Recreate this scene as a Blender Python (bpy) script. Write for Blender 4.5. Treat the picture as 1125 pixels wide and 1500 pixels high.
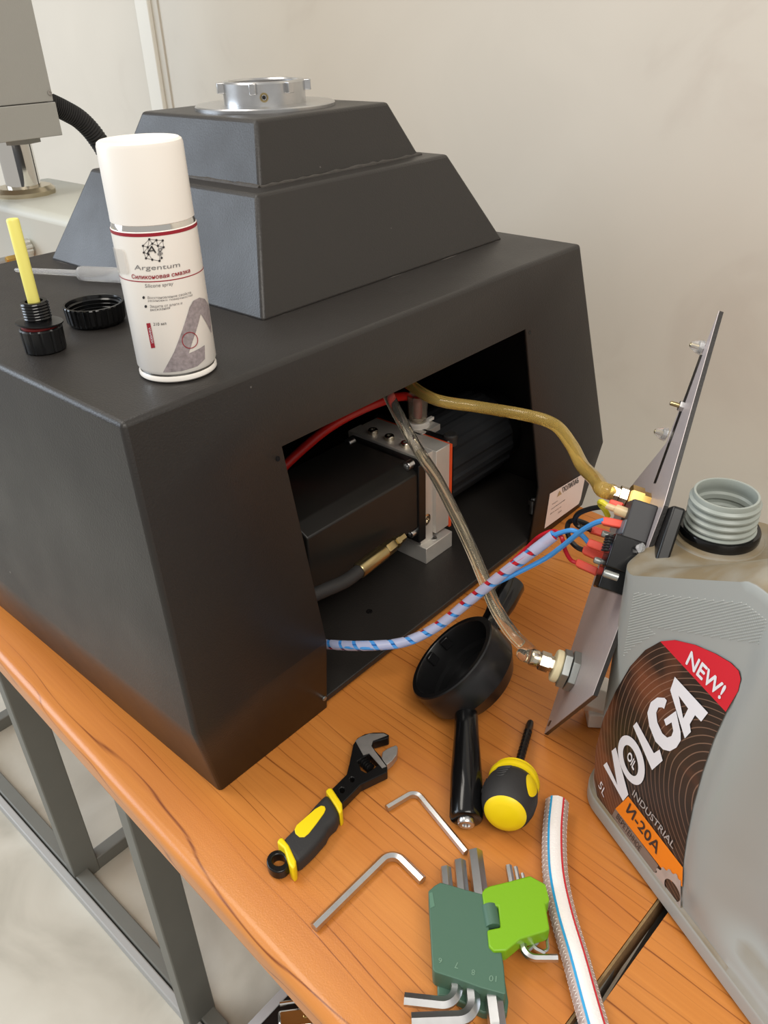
import bpy, bmesh, math, random
from mathutils import Vector, Matrix
random.seed(7)
for o in list(bpy.data.objects): bpy.data.objects.remove(o)
sc = bpy.context.scene
col = sc.collection
# ------------------------------------------------------------------ camera (calibrated: z = 0 is the table top, metres)
RC = [Vector((0.66420769, -0.74698167, -0.02909524)), Vector((-0.4092737, -0.33080076, -0.85033281)), Vector((0.6255583, 0.57670551, -0.52544036))]
FPX = 1175.285
CAM = Vector((0, 0, 0.5))
cd = bpy.data.cameras.new('camera'); cam = bpy.data.objects.new('camera', cd); col.objects.link(cam)
cd.sensor_fit = 'HORIZONTAL'; cd.sensor_width = 36.0; cd.lens = FPX / 1125 * 36.0; cd.clip_start = 0.01; cd.clip_end = 60
m3 = Matrix((RC[0], -RC[1], -RC[2])).transposed()
cam.matrix_world = Matrix.Translation(CAM) @ m3.to_4x4()
sc.camera = cam
# ------------------------------------------------------------------ light
w = bpy.data.worlds.new('room_light'); sc.world = w; w.use_nodes = True
w.node_tree.nodes['Background'].inputs[0].default_value = (1.0, 0.975, 0.94, 1)
w.node_tree.nodes['Background'].inputs[1].default_value = 0.52
def area(name, loc, target, sx, sy, power, color):
    d = bpy.data.lights.new(name, 'AREA'); d.shape = 'RECTANGLE'; d.size = sx; d.size_y = sy; d.energy = power; d.color = color
    o = bpy.data.objects.new(name, d); col.objects.link(o); o.location = loc
    o.rotation_euler = (Vector(target) - Vector(loc)).to_track_quat('-Z', 'Y').to_euler(); return o
area('ceiling_lamp', (-0.5, -0.9, 2.0), (0.5, 0.4, 0), 1.5, 0.8, 38, (1.0, 0.95, 0.87))
area('ceiling_lamp', (-0.2, 1.3, 2.1), (-0.2, 1.3, 0), 1.3, 0.7, 22, (1.0, 0.94, 0.85))
area('window_light', (-1.7, 3.7, 1.5), (0.4, 0.5, 0.2), 2.6, 1.8, 95, (0.76, 0.87, 1.0))
vs = sc.view_settings; vs.view_transform = 'Standard'; vs.look = 'None'; vs.exposure = 0.0; vs.gamma = 1; vs.use_curve_mapping = False

# ------------------------------------------------------------------ pixel -> place
def ray(x, y):
    a, b = (x - 562.5) / FPX, (y - 750) / FPX
    return RC[0] * a + RC[1] * b + RC[2]
def onz(x, y, z=0.0):
    r = ray(x, y); return CAM + r * ((z - CAM.z) / r.z)
def ony(x, y, Y):
    r = ray(x, y); return CAM + r * (Y / r.y)
def onx(x, y, X):
    r = ray(x, y); return CAM + r * (X / r.x)
def onplane(x, y, p0, n):
    r = ray(x, y); n = Vector(n); return CAM + r * ((Vector(p0) - CAM).dot(n) / r.dot(n))
V = Vector
UP = V((0, 0, 1))
# ------------------------------------------------------------------ materials
def lin(c):
    return tuple(((v / 255) / 12.92 if v / 255 <= 0.04045 else ((v / 255 + 0.055) / 1.055) ** 2.4) for v in c) + (1,)
MATS = {}
def mat(name, rgb, rough=0.5, metal=0.0, bump=0.0, bscale=300, spec=0.5, trans=0.0, vary=0.0, vscale=30, alpha=1.0, coat=0.0, ior=1.45):
    if name in MATS: return MATS[name]
    m = bpy.data.materials.new(name); m.use_nodes = True; nt = m.node_tree; b = nt.nodes['Principled BSDF']
    b.inputs['Base Color'].default_value = lin(rgb); b.inputs['Roughness'].default_value = rough; b.inputs['Metallic'].default_value = metal
    b.inputs['Specular IOR Level'].default_value = spec; b.inputs['Transmission Weight'].default_value = trans; b.inputs['IOR'].default_value = ior
    b.inputs['Alpha'].default_value = alpha; b.inputs['Coat Weight'].default_value = coat
    tc = nt.nodes.new('ShaderNodeTexCoord')
    if vary:
        n = nt.nodes.new('ShaderNodeTexNoise'); n.inputs['Scale'].default_value = vscale; n.inputs['Detail'].default_value = 6
        nt.links.new(tc.outputs['Object'], n.inputs['Vector'])
        mx = nt.nodes.new('ShaderNodeMix'); mx.data_type = 'RGBA'
        c = lin(rgb); mx.inputs[6].default_value = tuple(v * (1 - vary) for v in c[:3]) + (1,); mx.inputs[7].default_value = tuple(min(1, v * (1 + vary)) for v in c[:3]) + (1,)
        nt.links.new(n.outputs['Fac'], mx.inputs[0]); nt.links.new(mx.outputs[2], b.inputs['Base Color'])
    if bump:
        n = nt.nodes.new('ShaderNodeTexNoise'); n.inputs['Scale'].default_value = bscale; n.inputs['Detail'].default_value = 3
        nt.links.new(tc.outputs['Object'], n.inputs['Vector'])
        bp = nt.nodes.new('ShaderNodeBump'); bp.inputs['Strength'].default_value = bump; bp.inputs['Distance'].default_value = 0.001
        nt.links.new(n.outputs['Fac'], bp.inputs['Height']); nt.links.new(bp.outputs[0], b.inputs['Normal'])
    MATS[name] = m; return m
def N(m, t): return m.node_tree.nodes.new(t)
def L(m, a, b): m.node_tree.links.new(a, b)
def ramp(m, stops, interp='LINEAR'):
    r = N(m, 'ShaderNodeValToRGB'); e = r.color_ramp.elements; r.color_ramp.interpolation = interp
    while len(e) < len(stops): e.new(0.5)
    for k, (p, c) in enumerate(stops): e[k].position = p; e[k].color = c
    return r

def wood_mat():
    m = mat('cherry_laminate', (196, 122, 60), 0.27)
    b = m.node_tree.nodes['Principled BSDF']
    tc = N(m, 'ShaderNodeTexCoord'); mp = N(m, 'ShaderNodeMapping'); mp.inputs['Rotation'].default_value = (0, 0, math.radians(3)); L(m, tc.outputs['Object'], mp.inputs['Vector'])
    lo = N(m, 'ShaderNodeMapping'); lo.inputs['Scale'].default_value = (8, 1.0, 8); L(m, mp.outputs[0], lo.inputs['Vector'])
    n1 = N(m, 'ShaderNodeTexNoise'); n1.inputs['Scale'].default_value = 1.6; n1.inputs['Detail'].default_value = 3; L(m, lo.outputs[0], n1.inputs['Vector'])
    hi = N(m, 'ShaderNodeMapping'); hi.inputs['Scale'].default_value = (420, 9, 100); L(m, mp.outputs[0], hi.inputs['Vector'])
    n2 = N(m, 'ShaderNodeTexNoise'); n2.inputs['Scale'].default_value = 1.0; n2.inputs['Detail'].default_value = 4; L(m, hi.outputs[0], n2.inputs['Vector'])
    # growth lines: bands across x, bent by the slow noise
    sx = N(m, 'ShaderNodeSeparateXYZ'); L(m, mp.outputs[0], sx.inputs[0])
    a = N(m, 'ShaderNodeMath'); a.operation = 'MULTIPLY_ADD'; L(m, n1.outputs['Fac'], a.inputs[0]); a.inputs[1].default_value = 0.075; L(m, sx.outputs['X'], a.inputs[2])
    c = N(m, 'ShaderNodeMath'); c.operation = 'MULTIPLY'; L(m, a.outputs[0], c.inputs[0]); c.inputs[1].default_value = 105
    n3 = N(m, 'ShaderNodeTexNoise'); n3.noise_dimensions = '1D'; n3.inputs['Scale'].default_value = 0.45; n3.inputs['Detail'].default_value = 1.5; L(m, c.outputs[0], n3.inputs['W'])
    r3 = ramp(m, [(0.30, (1, 1, 1, 1)), (0.385, (0, 0, 0, 1)), (0.43, (0, 0, 0, 1)), (0.5, (0.9, 0.9, 0.9, 1))]); L(m, n3.outputs['Fac'], r3.inputs[0])
    wq = N(m, 'ShaderNodeMath'); wq.operation = 'MULTIPLY_ADD'; L(m, n3.outputs['Fac'], wq.inputs[0]); wq.inputs[1].default_value = 1.6; L(m, c.outputs[0], wq.inputs[2])
    fr = N(m, 'ShaderNodeMath'); fr.operation = 'FRACT'; L(m, wq.outputs[0], fr.inputs[0])
    r4 = ramp(m, [(0.0, (1, 1, 1, 1)), (0.05, (0.06, 0.06, 0.06, 1)), (0.2, (0, 0, 0, 1)), (0.94, (0.08, 0.08, 0.08, 1)), (1.0, (1, 1, 1, 1))]); L(m, fr.outputs[0], r4.inputs[0])
    base = ramp(m, [(0.25, lin((180, 106, 46))), (0.5, lin((204, 131, 61))), (0.75, lin((217, 148, 78)))]); L(m, n1.outputs['Fac'], base.inputs[0])
    d1 = N(m, 'ShaderNodeMix'); d1.data_type = 'RGBA'; d1.inputs[7].default_value = lin((172, 100, 44)); L(m, base.outputs[0], d1.inputs[6])
    k = N(m, 'ShaderNodeMath'); k.operation = 'MULTIPLY'; k.inputs[1].default_value = 0.55; L(m, n2.outputs['Fac'], k.inputs[0]); L(m, k.outputs[0], d1.inputs[0])
    d2 = N(m, 'ShaderNodeMix'); d2.data_type = 'RGBA'; d2.inputs[7].default_value = lin((112, 52, 20)); L(m, d1.outputs[2], d2.inputs[6])
    k2 = N(m, 'ShaderNodeMath'); k2.operation = 'MULTIPLY'; L(m, r4.outputs[0], k2.inputs[0]); L(m, n2.outputs['Fac'], k2.inputs[1])
    k3 = N(m, 'ShaderNodeMath'); k3.operation = 'MULTIPLY'; k3.inputs[1].default_value = 1.9; k3.use_clamp = True; L(m, k2.outputs[0], k3.inputs[0])
    md = N(m, 'ShaderNodeMapping'); md.inputs['Scale'].default_value = (60, 7, 30); L(m, mp.outputs[0], md.inputs['Vector'])
    n6 = N(m, 'ShaderNodeTexNoise'); n6.inputs['Scale'].default_value = 1.0; n6.inputs['Detail'].default_value = 2; L(m, md.outputs[0], n6.inputs['Vector'])
    r6 = ramp(m, [(0.36, (0.12, 0.12, 0.12, 1)), (0.62, (0.95, 0.95, 0.95, 1))]); L(m, n6.outputs['Fac'], r6.inputs[0])
    k4 = N(m, 'ShaderNodeMath'); k4.operation = 'MULTIPLY'; L(m, k3.outputs[0], k4.inputs[0]); L(m, r6.outputs[0], k4.inputs[1]); L(m, k4.outputs[0], d2.inputs[0])
    L(m, d2.outputs[2], b.inputs['Base Color'])
    n5 = N(m, 'ShaderNodeTexNoise'); n5.inputs['Scale'].default_value = 900; L(m, tc.outputs['Object'], n5.inputs['Vector'])
    bp = N(m, 'ShaderNodeBump'); bp.inputs['Strength'].default_value = 0.14; bp.inputs['Distance'].default_value = 0.0006; L(m, n5.outputs['Fac'], bp.inputs['Height']); L(m, bp.outputs[0], b.inputs['Normal'])
    return m
WOOD = wood_mat()
def speck_mat(name, rgb, rough, speck=(150, 145, 140), thr=0.74):
    m = mat(name, rgb, rough, bump=0.25, bscale=700)
    b = m.node_tree.nodes['Principled BSDF']; tc = N(m, 'ShaderNodeTexCoord')
    v = N(m, 'ShaderNodeTexVoronoi'); v.inputs['Scale'].default_value = 42; L(m, tc.outputs['Object'], v.inputs['Vector'])
    r = ramp(m, [(0.0, (1, 1, 1, 1)), (0.035, (1, 1, 1, 1)), (0.05, (0, 0, 0, 1))]); L(m, v.outputs['Distance'], r.inputs[0])
    n = N(m, 'ShaderNodeTexNoise'); n.inputs['Scale'].default_value = 9; n.inputs['Detail'].default_value = 8; L(m, tc.outputs['Object'], n.inputs['Vector'])
    q = ramp(m, [(0.52, (0, 0, 0, 1)), (thr, (1, 1, 1, 1))]); L(m, n.outputs['Fac'], q.inputs[0])
    k = N(m, 'ShaderNodeMath'); k.operation = 'MULTIPLY'; L(m, r.outputs[0], k.inputs[0]); L(m, q.outputs[0], k.inputs[1])
    mx = N(m, 'ShaderNodeMix'); mx.data_type = 'RGBA'; mx.inputs[6].default_value = lin(rgb); mx.inputs[7].default_value = lin(speck); L(m, k.outputs[0], mx.inputs[0]); L(m, mx.outputs[2], b.inputs['Base Color'])
    rr = ramp(m, [(0.3, (rough - 0.06,) * 3 + (1,)), (0.7, (rough + 0.1,) * 3 + (1,))]); L(m, n.outputs['Fac'], rr.inputs[0]); L(m, rr.outputs[0], b.inputs['Roughness'])
    return m
BLACKPAINT = speck_mat('black_powder_coat', (40, 37, 35), 0.40)
STEEL = mat('bright_steel', (196, 196, 196), 0.28, 1.0, vary=0.12, vscale=120)
CHROME = mat('chrome', (225, 222, 216), 0.08, 1.0)
ALU = mat('milled_aluminium', (214, 210, 204), 0.42, 0.6, bump=0.1, bscale=400, vary=0.1, vscale=60)
NICKEL = mat('nickel', (205, 196, 180), 0.22, 1.0)
BRASS = mat('brass', (196, 160, 92), 0.28, 1.0)
BRONZE = mat('zinc_yellow_steel', (176, 158, 116), 0.28, 1.0)
BLK = mat('black_plastic', (20, 20, 21), 0.3)
BLKGLOSS = mat('black_gloss_plastic', (13, 13, 14), 0.16)
BLKSOFT = mat('black_rubber', (44, 43, 43), 0.6, bump=0.15, bscale=900)
BLKMETAL = mat('black_oxide_steel', (24, 23, 23), 0.25, 0.3)
GREYSTEEL = mat('worn_dark_steel', (176, 172, 168), 0.38, 0.75, vary=0.2, vscale=150)
YEL = mat('yellow_plastic', (238, 208, 14), 0.42)
WHITE = mat('white_plastic', (238, 233, 226), 0.3)
CANWHITE = mat('white_enamel', (238, 233, 226), 0.28)
RED = mat('red_print', (150, 28, 44), 0.4)
GREYINK = mat('grey_print', (120, 116, 116), 0.4)
DARKINK = mat('dark_print', (48, 46, 48), 0.4)
SILVERINK = mat('silver_print', (150, 148, 148), 0.3, 0.7)
CLEAR = mat('clear_tube', (255, 248, 232), 0.05, trans=0.97, ior=1.22)
AMBER = mat('amber_tube', (234, 204, 120), 0.08, trans=0.72, ior=1.3)
PIPE = mat('translucent_polythene', (236, 236, 236), 0.25, trans=0.75, ior=1.2)
REDHOSE = mat('red_hose', (196, 34, 28), 0.32)
BLUEW = mat('blue_wire', (72, 150, 222), 0.4)
REDW = mat('red_wire', (190, 28, 44), 0.4)
BLACKW = mat('black_wire', (24, 24, 24), 0.35)
YELW = mat('yellow_green_wire', (208, 196, 40), 0.4)
SLEEVE = mat('red_sleeve', (232, 84, 66), 0.4)
WRAP = mat('clear_spiral_wrap', (196, 200, 228), 0.35, alpha=0.72)
GREEN = mat('dark_green_plastic', (72, 104, 86), 0.45, bump=0.1, bscale=250)
LIME = mat('lime_plastic', (120, 172, 20), 0.42, bump=0.1, bscale=250)
FRAME = mat('grey_painted_steel', (112, 112, 106), 0.45, vary=0.08, vscale=20)
GREYPAINT = mat('press_grey_paint', (160, 158, 152), 0.5, bump=0.15, bscale=500)
PRESSBASE = mat('press_base_paint', (186, 186, 176), 0.5, vary=0.04, vscale=10)
CREAM = mat('cream_plastic', (226, 214, 176), 0.45)
ZINC = mat('zinc_nut', (160, 164, 162), 0.38, 0.85)
ORANGE = mat('orange_print', (250, 138, 30), 0.4)
PUREWHITE = mat('white_print', (236, 234, 238), 0.4)
NEWRED = mat('new_red_print', (214, 34, 52), 0.4)
LABELGREY = mat('grey_band_print', (128, 116, 108), 0.4)
GASKET = mat('orange_gasket', (214, 78, 36), 0.5)
STICKER = mat('paper_sticker', (226, 212, 206), 0.5)
SEAM = mat('dusty_sealant', (66, 62, 58), 0.7, bump=0.8, bscale=250, vary=0.5, vscale=120)
PANELIN = mat('panel_zinc_inside', (196, 186, 186), 0.45, 0.35, bump=0.15, bscale=900, vary=0.06, vscale=300)
CHIP = mat('chipboard_edge', (136, 112, 76), 0.9, bump=1.0, bscale=500, vary=0.45, vscale=260)
def wall_mat():
    m = mat('painted_wall', (208, 201, 189), 0.75)
    b = m.node_tree.nodes['Principled BSDF']; tc = N(m, 'ShaderNodeTexCoord')
    n = N(m, 'ShaderNodeTexNoise'); n.inputs['Scale'].default_value = 9; n.inputs['Detail'].default_value = 7; n.inputs['Distortion'].default_value = 1.2; L(m, tc.outputs['Object'], n.inputs['Vector']); n.inputs['Scale'].default_value = 5
    r = ramp(m, [(0.28, lin((202, 194, 182))), (0.40, lin((207, 200, 188))), (0.7, lin((210, 203, 191)))]); L(m, n.outputs['Fac'], r.inputs[0]); L(m, r.outputs[0], b.inputs['Base Color'])
    return m
WALL = wall_mat()
def floor_mat():
    m = mat('concrete', (186, 180, 168), 0.45)
    b = m.node_tree.nodes['Principled BSDF']; tc = N(m, 'ShaderNodeTexCoord')
    n = N(m, 'ShaderNodeTexNoise'); n.inputs['Scale'].default_value = 5; n.inputs['Detail'].default_value = 9; n.inputs['Distortion'].default_value = 0.8; L(m, tc.outputs['Object'], n.inputs['Vector'])
    r = ramp(m, [(0.3, lin((168, 163, 150))), (0.5, lin((192, 187, 174))), (0.72, lin((206, 202, 190)))]); L(m, n.outputs['Fac'], r.inputs[0]); L(m, r.outputs[0], b.inputs['Base Color'])
    return m
CONCRETE = floor_mat()

# ------------------------------------------------------------------ mesh helpers
class MB:
    def __init__(s): s.v = []; s.f = []; s.uv = None
    def add(s, vs, fs):
        o = len(s.v); s.v += [V(p) for p in vs]; s.f += [tuple(i + o for i in f) for f in fs]; return s
    def loft(s, rings, cap=(True, True), closed=True):
        n = len(rings[0]); o = len(s.v)
        for r in rings: s.v += [V(p) for p in r]
        for k in range(len(rings) - 1):
            for i in range(n if closed else n - 1):
                j = (i + 1) % n; a = o + k * n
                s.f.append((a + i, a + j, a + n + j, a + n + i))
        if cap[0]: s.f.append(tuple(o + i for i in reversed(range(n))))
        if cap[1]: s.f.append(tuple(o + (len(rings) - 1) * n + i for i in range(n)))
        return s
    def box(s, c, e, ax=None):
        ax = ax or (V((1, 0, 0)), V((0, 1, 0)), UP); c = V(c)
        p = lambda i, j, k: c + ax[0] * (i * e[0] / 2) + ax[1] * (j * e[1] / 2) + ax[2] * (k * e[2] / 2)
        return s.loft([[p(-1, -1, k), p(1, -1, k), p(1, 1, k), p(-1, 1, k)] for k in (-1, 1)])
    def lathe(s, prof, org, ax=UP, n=40, cap=(True, True), xa=None):
        ax = V(ax).normalized(); org = V(org)
        a = (xa or ax.orthogonal()).normalized(); b = ax.cross(a)
        rings = [[org + ax * h + (a * math.cos(2 * math.pi * i / n) + b * math.sin(2 * math.pi * i / n)) * r for i in range(n)] for r, h in prof]
        return s.loft(rings, cap)
    def tube(s, pts, r, n=12, cap=(True, True), radf=None, roll=None):
        pts = [V(p) for p in pts]; rings = []; nrm = None
        for i, p in enumerate(pts):
            t = (pts[min(i + 1, len(pts) - 1)] - pts[max(i - 1, 0)]).normalized()
            if nrm is None: nrm = roll - t * roll.dot(t) if roll else t.orthogonal()
            nrm = (nrm - t * nrm.dot(t)).normalized(); b = t.cross(nrm)
            rr = radf(i) if radf else r
            rings.append([p + (nrm * math.cos(2 * math.pi * k / n) + b * math.sin(2 * math.pi * k / n)) * rr for k in range(n)])
        return s.loft(rings, cap)
    def prism(s, top, down):
        d = V(down); return s.loft([[V(p) + d for p in top], top])
    def holed(s, outer, holes, down):
        bm = bmesh.new(); loops = []
        for lp in [outer] + holes:
            vv = [bm.verts.new(p) for p in lp]; loops.append(vv)
            for i in range(len(vv)): bm.edges.new((vv[i], vv[(i + 1) % len(vv)]))
        bmesh.ops.triangle_fill(bm, edges=bm.edges[:], use_beauty=True)
        bm.verts.index_update(); d = V(down); n = len(bm.verts); o = len(s.v)
        s.v += [v.co.copy() for v in bm.verts] + [v.co + d for v in bm.verts]
        for f in bm.faces:
            ix = [v.index for v in f.verts]; s.f.append(tuple(o + i for i in ix)); s.f.append(tuple(o + n + i for i in reversed(ix)))
        for vv in loops:
            for i in range(len(vv)):
                a, b = vv[i].index, vv[(i + 1) % len(vv)].index; s.f.append((o + a, o + b, o + n + b, o + n + a))
        bm.free(); return s
    def build(s, name, m, parent=None, bevel=0.0, seg=2, angle=35, smooth=True, solid=0.0, loc=None):
        me = bpy.data.meshes.new(name)
        org = loc or V((0, 0, 0))
        q = parent
        while q is not None: org = org + q.location; q = q.parent
        me.from_pydata([p - org for p in s.v], [], s.f)
        bm = bmesh.new(); bm.from_mesh(me)
        bmesh.ops.recalc_face_normals(bm, faces=bm.faces[:]); bm.to_mesh(me); bm.free()
        me.materials.append(m)
        if smooth:
            me.polygons.foreach_set('use_smooth', [True] * len(me.polygons)); me.set_sharp_from_angle(angle=math.radians(angle))
        o = bpy.data.objects.new(name, me); col.objects.link(o)
        if parent: o.parent = parent
        elif loc: o.location = loc
        if bevel:
            md = o.modifiers.new('bevel', 'BEVEL'); md.width = bevel; md.segments = seg; md.limit_method = 'ANGLE'; md.angle_limit = math.radians(28)
            md.harden_normals = False
        if solid:
            md = o.modifiers.new('sheet', 'SOLIDIFY'); md.thickness = solid; md.offset = -1
        return o
def thing(name, label, cat, loc=(0, 0, 0), group=None):
    o = bpy.data.objects.new(name, None); col.objects.link(o); o.location = V(loc); o.empty_display_size = 0.02
    return tag(o, label, cat, group)
def tag(o, label, cat, group=None):
    o['label'] = label; o['category'] = cat
    if group: o['group'] = group
    return o
def struct(o): o['kind'] = 'structure'; return o
def spline(pts, per=12):
    pts = [V(p) for p in pts]; out = []
    q = [pts[0] * 2 - pts[1]] + pts + [pts[-1] * 2 - pts[-2]]
    for i in range(1, len(q) - 2):
        a, b, c, d = q[i - 1], q[i], q[i + 1], q[i + 2]
        for k in range(per):
            t = k / per
            out.append(0.5 * ((2 * b) + (c - a) * t + (2 * a - 5 * b + 4 * c - d) * t * t + (3 * b - a - 3 * c + d) * t ** 3))
    out.append(pts[-1]); return out
def hexpath(a, b, c, r, n=8):
    """two straight arms a-b and b-c joined by a bend of radius r"""
    a, b, c = V(a), V(b), V(c); u = (a - b).normalized(); v = (c - b).normalized()
    th = u.angle(v); t = r / math.tan(th / 2); p, q = b + u * t, b + v * t
    ce = b + (u + v).normalized() * (r / math.sin(th / 2)); out = [a]
    e1 = (p - ce); e2 = (q - ce); om = e1.angle(e2)
    for k in range(n + 1):
        out.append(ce + e1 * (math.sin((1 - k / n) * om) / math.sin(om)) + e2 * (math.sin(k / n * om) / math.sin(om)))
    out.append(c); return out
def hexkey(mb, a, b, c, af, bend):
    return mb.tube(hexpath(a, b, c, bend), af / math.sqrt(3), 6, roll=V((0.5, 0.2, 1)))
# --- printed things: text and shapes laid on a surface given by inv(px) -> 2D and fwd(2D, lift) -> 3D
def text2d(s):
    cu = bpy.data.curves.new('t', 'FONT'); cu.body = s; cu.size = 1; cu.resolution_u = 3
    o = bpy.data.objects.new('t', cu); col.objects.link(o); dg = bpy.context.evaluated_depsgraph_get(); dg.update()
    me = o.evaluated_get(dg).to_mesh(); vs_ = [v.co.copy() for v in me.vertices]; fs = [tuple(p.vertices) for p in me.polygons]
    o.evaluated_get(dg).to_mesh_clear(); bpy.data.objects.remove(o); bpy.data.curves.remove(cu)
    x0 = min(v.x for v in vs_); x1 = max(v.x for v in vs_); y0 = min(v.y for v in vs_); y1 = max(v.y for v in vs_)
    return [((v.x - x0) / (x1 - x0), (v.y - y0) / (y1 - y0)) for v in vs_], fs
def put_text(s, p0, p1, pt, surf, m, parent, name='lettering', lift=0.0004, bold=0.0):
    vs_, fs = text2d(s); inv, fwd = surf
    a = V(inv(*p0)); e = V(inv(*p1)) - a; t = V(inv(*pt)) - a
    mb = MB(); offs = [(0, 0)] if not bold else [(-bold, 0), (bold, 0), (0, bold), (0, -bold)]
    for k, (bx, by) in enumerate(offs): mb.add([fwd(a + e * (x + bx) + t * (y + by * 4), lift + k * 0.00003) for x, y in vs_], fs)
    return mb.build(name, m, parent, smooth=False)
def put_poly(px, surf, m, parent, name, lift=0.0003, cuts=0, holes=(), is2d=False):
    inv, fwd = surf; bm = bmesh.new()
    for lp in [px] + list(holes):
        vv = [bm.verts.new(tuple(p if is2d else inv(*p)) + (0,)) for p in lp]
        for i in range(len(vv)): bm.edges.new((vv[i], vv[(i + 1) % len(vv)]))
    bmesh.ops.triangle_fill(bm, edges=bm.edges[:], use_beauty=True)
    if cuts: bmesh.ops.subdivide_edges(bm, edges=bm.edges[:], cuts=cuts, use_grid_fill=True)
    bm.verts.index_update()
    mb = MB(); mb.add([fwd(v.co.to_2d(), lift) for v in bm.verts], [tuple(v.index for v in f.verts) for f in bm.faces]); bm.free()
    return mb.build(name, m, parent, smooth=False)
# ------------------------------------------------------------------ setting
FZ = -0.68
mb = MB(); mb.box((0, 0.5, FZ - 0.03), (5, 6, 0.06)); struct(mb.build('floor', CONCRETE, smooth=False))
mb = MB(); mb.box((0.98, 0.6, 0.6), (0.06, 6, 2.56)); struct(mb.build('wall_right', WALL, smooth=False))
q0 = onx(203, 0, 0.95); q1 = onx(222, 0, 0.95); q2 = onx(231, 0, 0.95)
mb = MB(); mb.box((0.946, (q0.y + q1.y) / 2, 0.6), (0.012, abs(q0.y - q1.y), 2.56)); struct(mb.build('trim_1', mat('white_trim', (226, 221, 210), 0.5), bevel=0.002))
mb = MB(); mb.box((0.949, (q1.y + q2.y) / 2 , 0.6), (0.004, abs(q2.y - q1.y), 2.56)); struct(mb.build('trim_shadow', mat('trim_shadow_strip', (196, 188, 174), 0.6)))  # thin strip beside the trim, its shadow put in as a darker wall colour

# ------------------------------------------------------------------ tables
TD = V((0.0525, 0.9986, 0)).normalized(); TN = V((TD.y, -TD.x, 0))
E0 = V((0.1573, 0.219, 0)) - TN * 0.001          # a point on the rounded long edge
def table_top(y0, y1, name, parent, width=0.585):
    r = 0.009; prof = []
    for k in range(7):
        a = math.pi / 2 * k / 6; prof.append((r * (1 - math.cos(a)) - 0.006, -r * (1 - math.sin(a))))
    prof = [(0.006, -0.025), (-0.003, -0.025), (-0.006, -0.022)] + prof + [(width, 0.0), (width, -0.025)]
    s0 = (y0 - E0.y) / TD.y; s1 = (y1 - E0.y) / TD.y
    mb = MB()
    rings = [[E0 + TD * s + TN * x + UP * z for x, z in prof] for s in (s0, s1)]
    mb.loft(rings); return mb.build(name, WOOD, parent)
t1 = thing('work_table', 'cherry wood laminate table on grey steel frame, carrying the black cabinet', 'table', (0.45, 0.6, FZ))
table_top(0.0965, 1.45, 'table_top', t1)
s = (0.0965 - E0.y) / TD.y
mb = MB(); a = E0 + TD * (s - 0.0004)
mb.prism([a + TN * 0.012 - UP * 0.0006, a + TN * 0.58 - UP * 0.0006, a + TN * 0.58 - UP * 0.0006 - TD * 0.0016, a + TN * 0.012 - UP * 0.0006 - TD * 0.0016], (0, 0, -0.0235)); mb.build('cut_edge', CHIP, t1)
for yy, lx in ((0.589, 0.2400), (0.915, 0.2555), (1.335, 0.2600)):
    mb = MB(); mb.box((lx, yy + 0.0115, (-0.025 + FZ) / 2), (0.041, 0.023, -0.025 - FZ)); mb.build('leg', FRAME, t1, bevel=0.002)
    mb = MB(); mb.box((0.2555 + 0.42, yy + 0.0115, (-0.025 + FZ) / 2), (0.041, 0.023, -0.025 - FZ)); mb.build('leg', FRAME, t1, bevel=0.002)
    if yy > 0.6: mb = MB(); mb.box((0.4655, yy + 0.012, FZ + 0.0135), (0.40, 0.022, 0.027)); mb.build('cross_rail', FRAME, t1, bevel=0.002)
mb = MB(); mb.box((0.247, 0.977, FZ + 0.012), (0.022, 0.84, 0.024)); mb.build('floor_rail', FRAME, t1, bevel=0.002)
mb = MB(); mb.box((0.228, 0.977, FZ + 0.011), (0.012, 0.84, 0.022)); mb.build('floor_rail_lip', mat('light_grey_strip', (172, 172, 170), 0.5), t1, bevel=0.002)
mb = MB(); mb.box((0.46, 0.14, -0.050), (0.5, 0.03, 0.038)); mb.build('under_beam', FRAME, t1, bevel=0.002)
t2 = thing('work_table', 'adjoining cherry wood table past the narrow gap, under the hose end', 'table', (0.45, -0.2, FZ))
table_top(-0.7, 0.0868, 'table_top', t2)
for xx in (0.26, 0.68):
    mb = MB(); mb.box((xx, -0.35, (-0.025 + FZ) / 2), (0.041, 0.03, -0.025 - FZ)); mb.build('leg', FRAME, t2, bevel=0.002)
mb = MB(); mb.box((0.46, 0.0905, -0.0185), (0.5, 0.0070, 0.018)); mb.box((0.46, 0.070, -0.046), (0.5, 0.03, 0.038)); mb.build('joining_strip', FRAME, t2)

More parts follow.
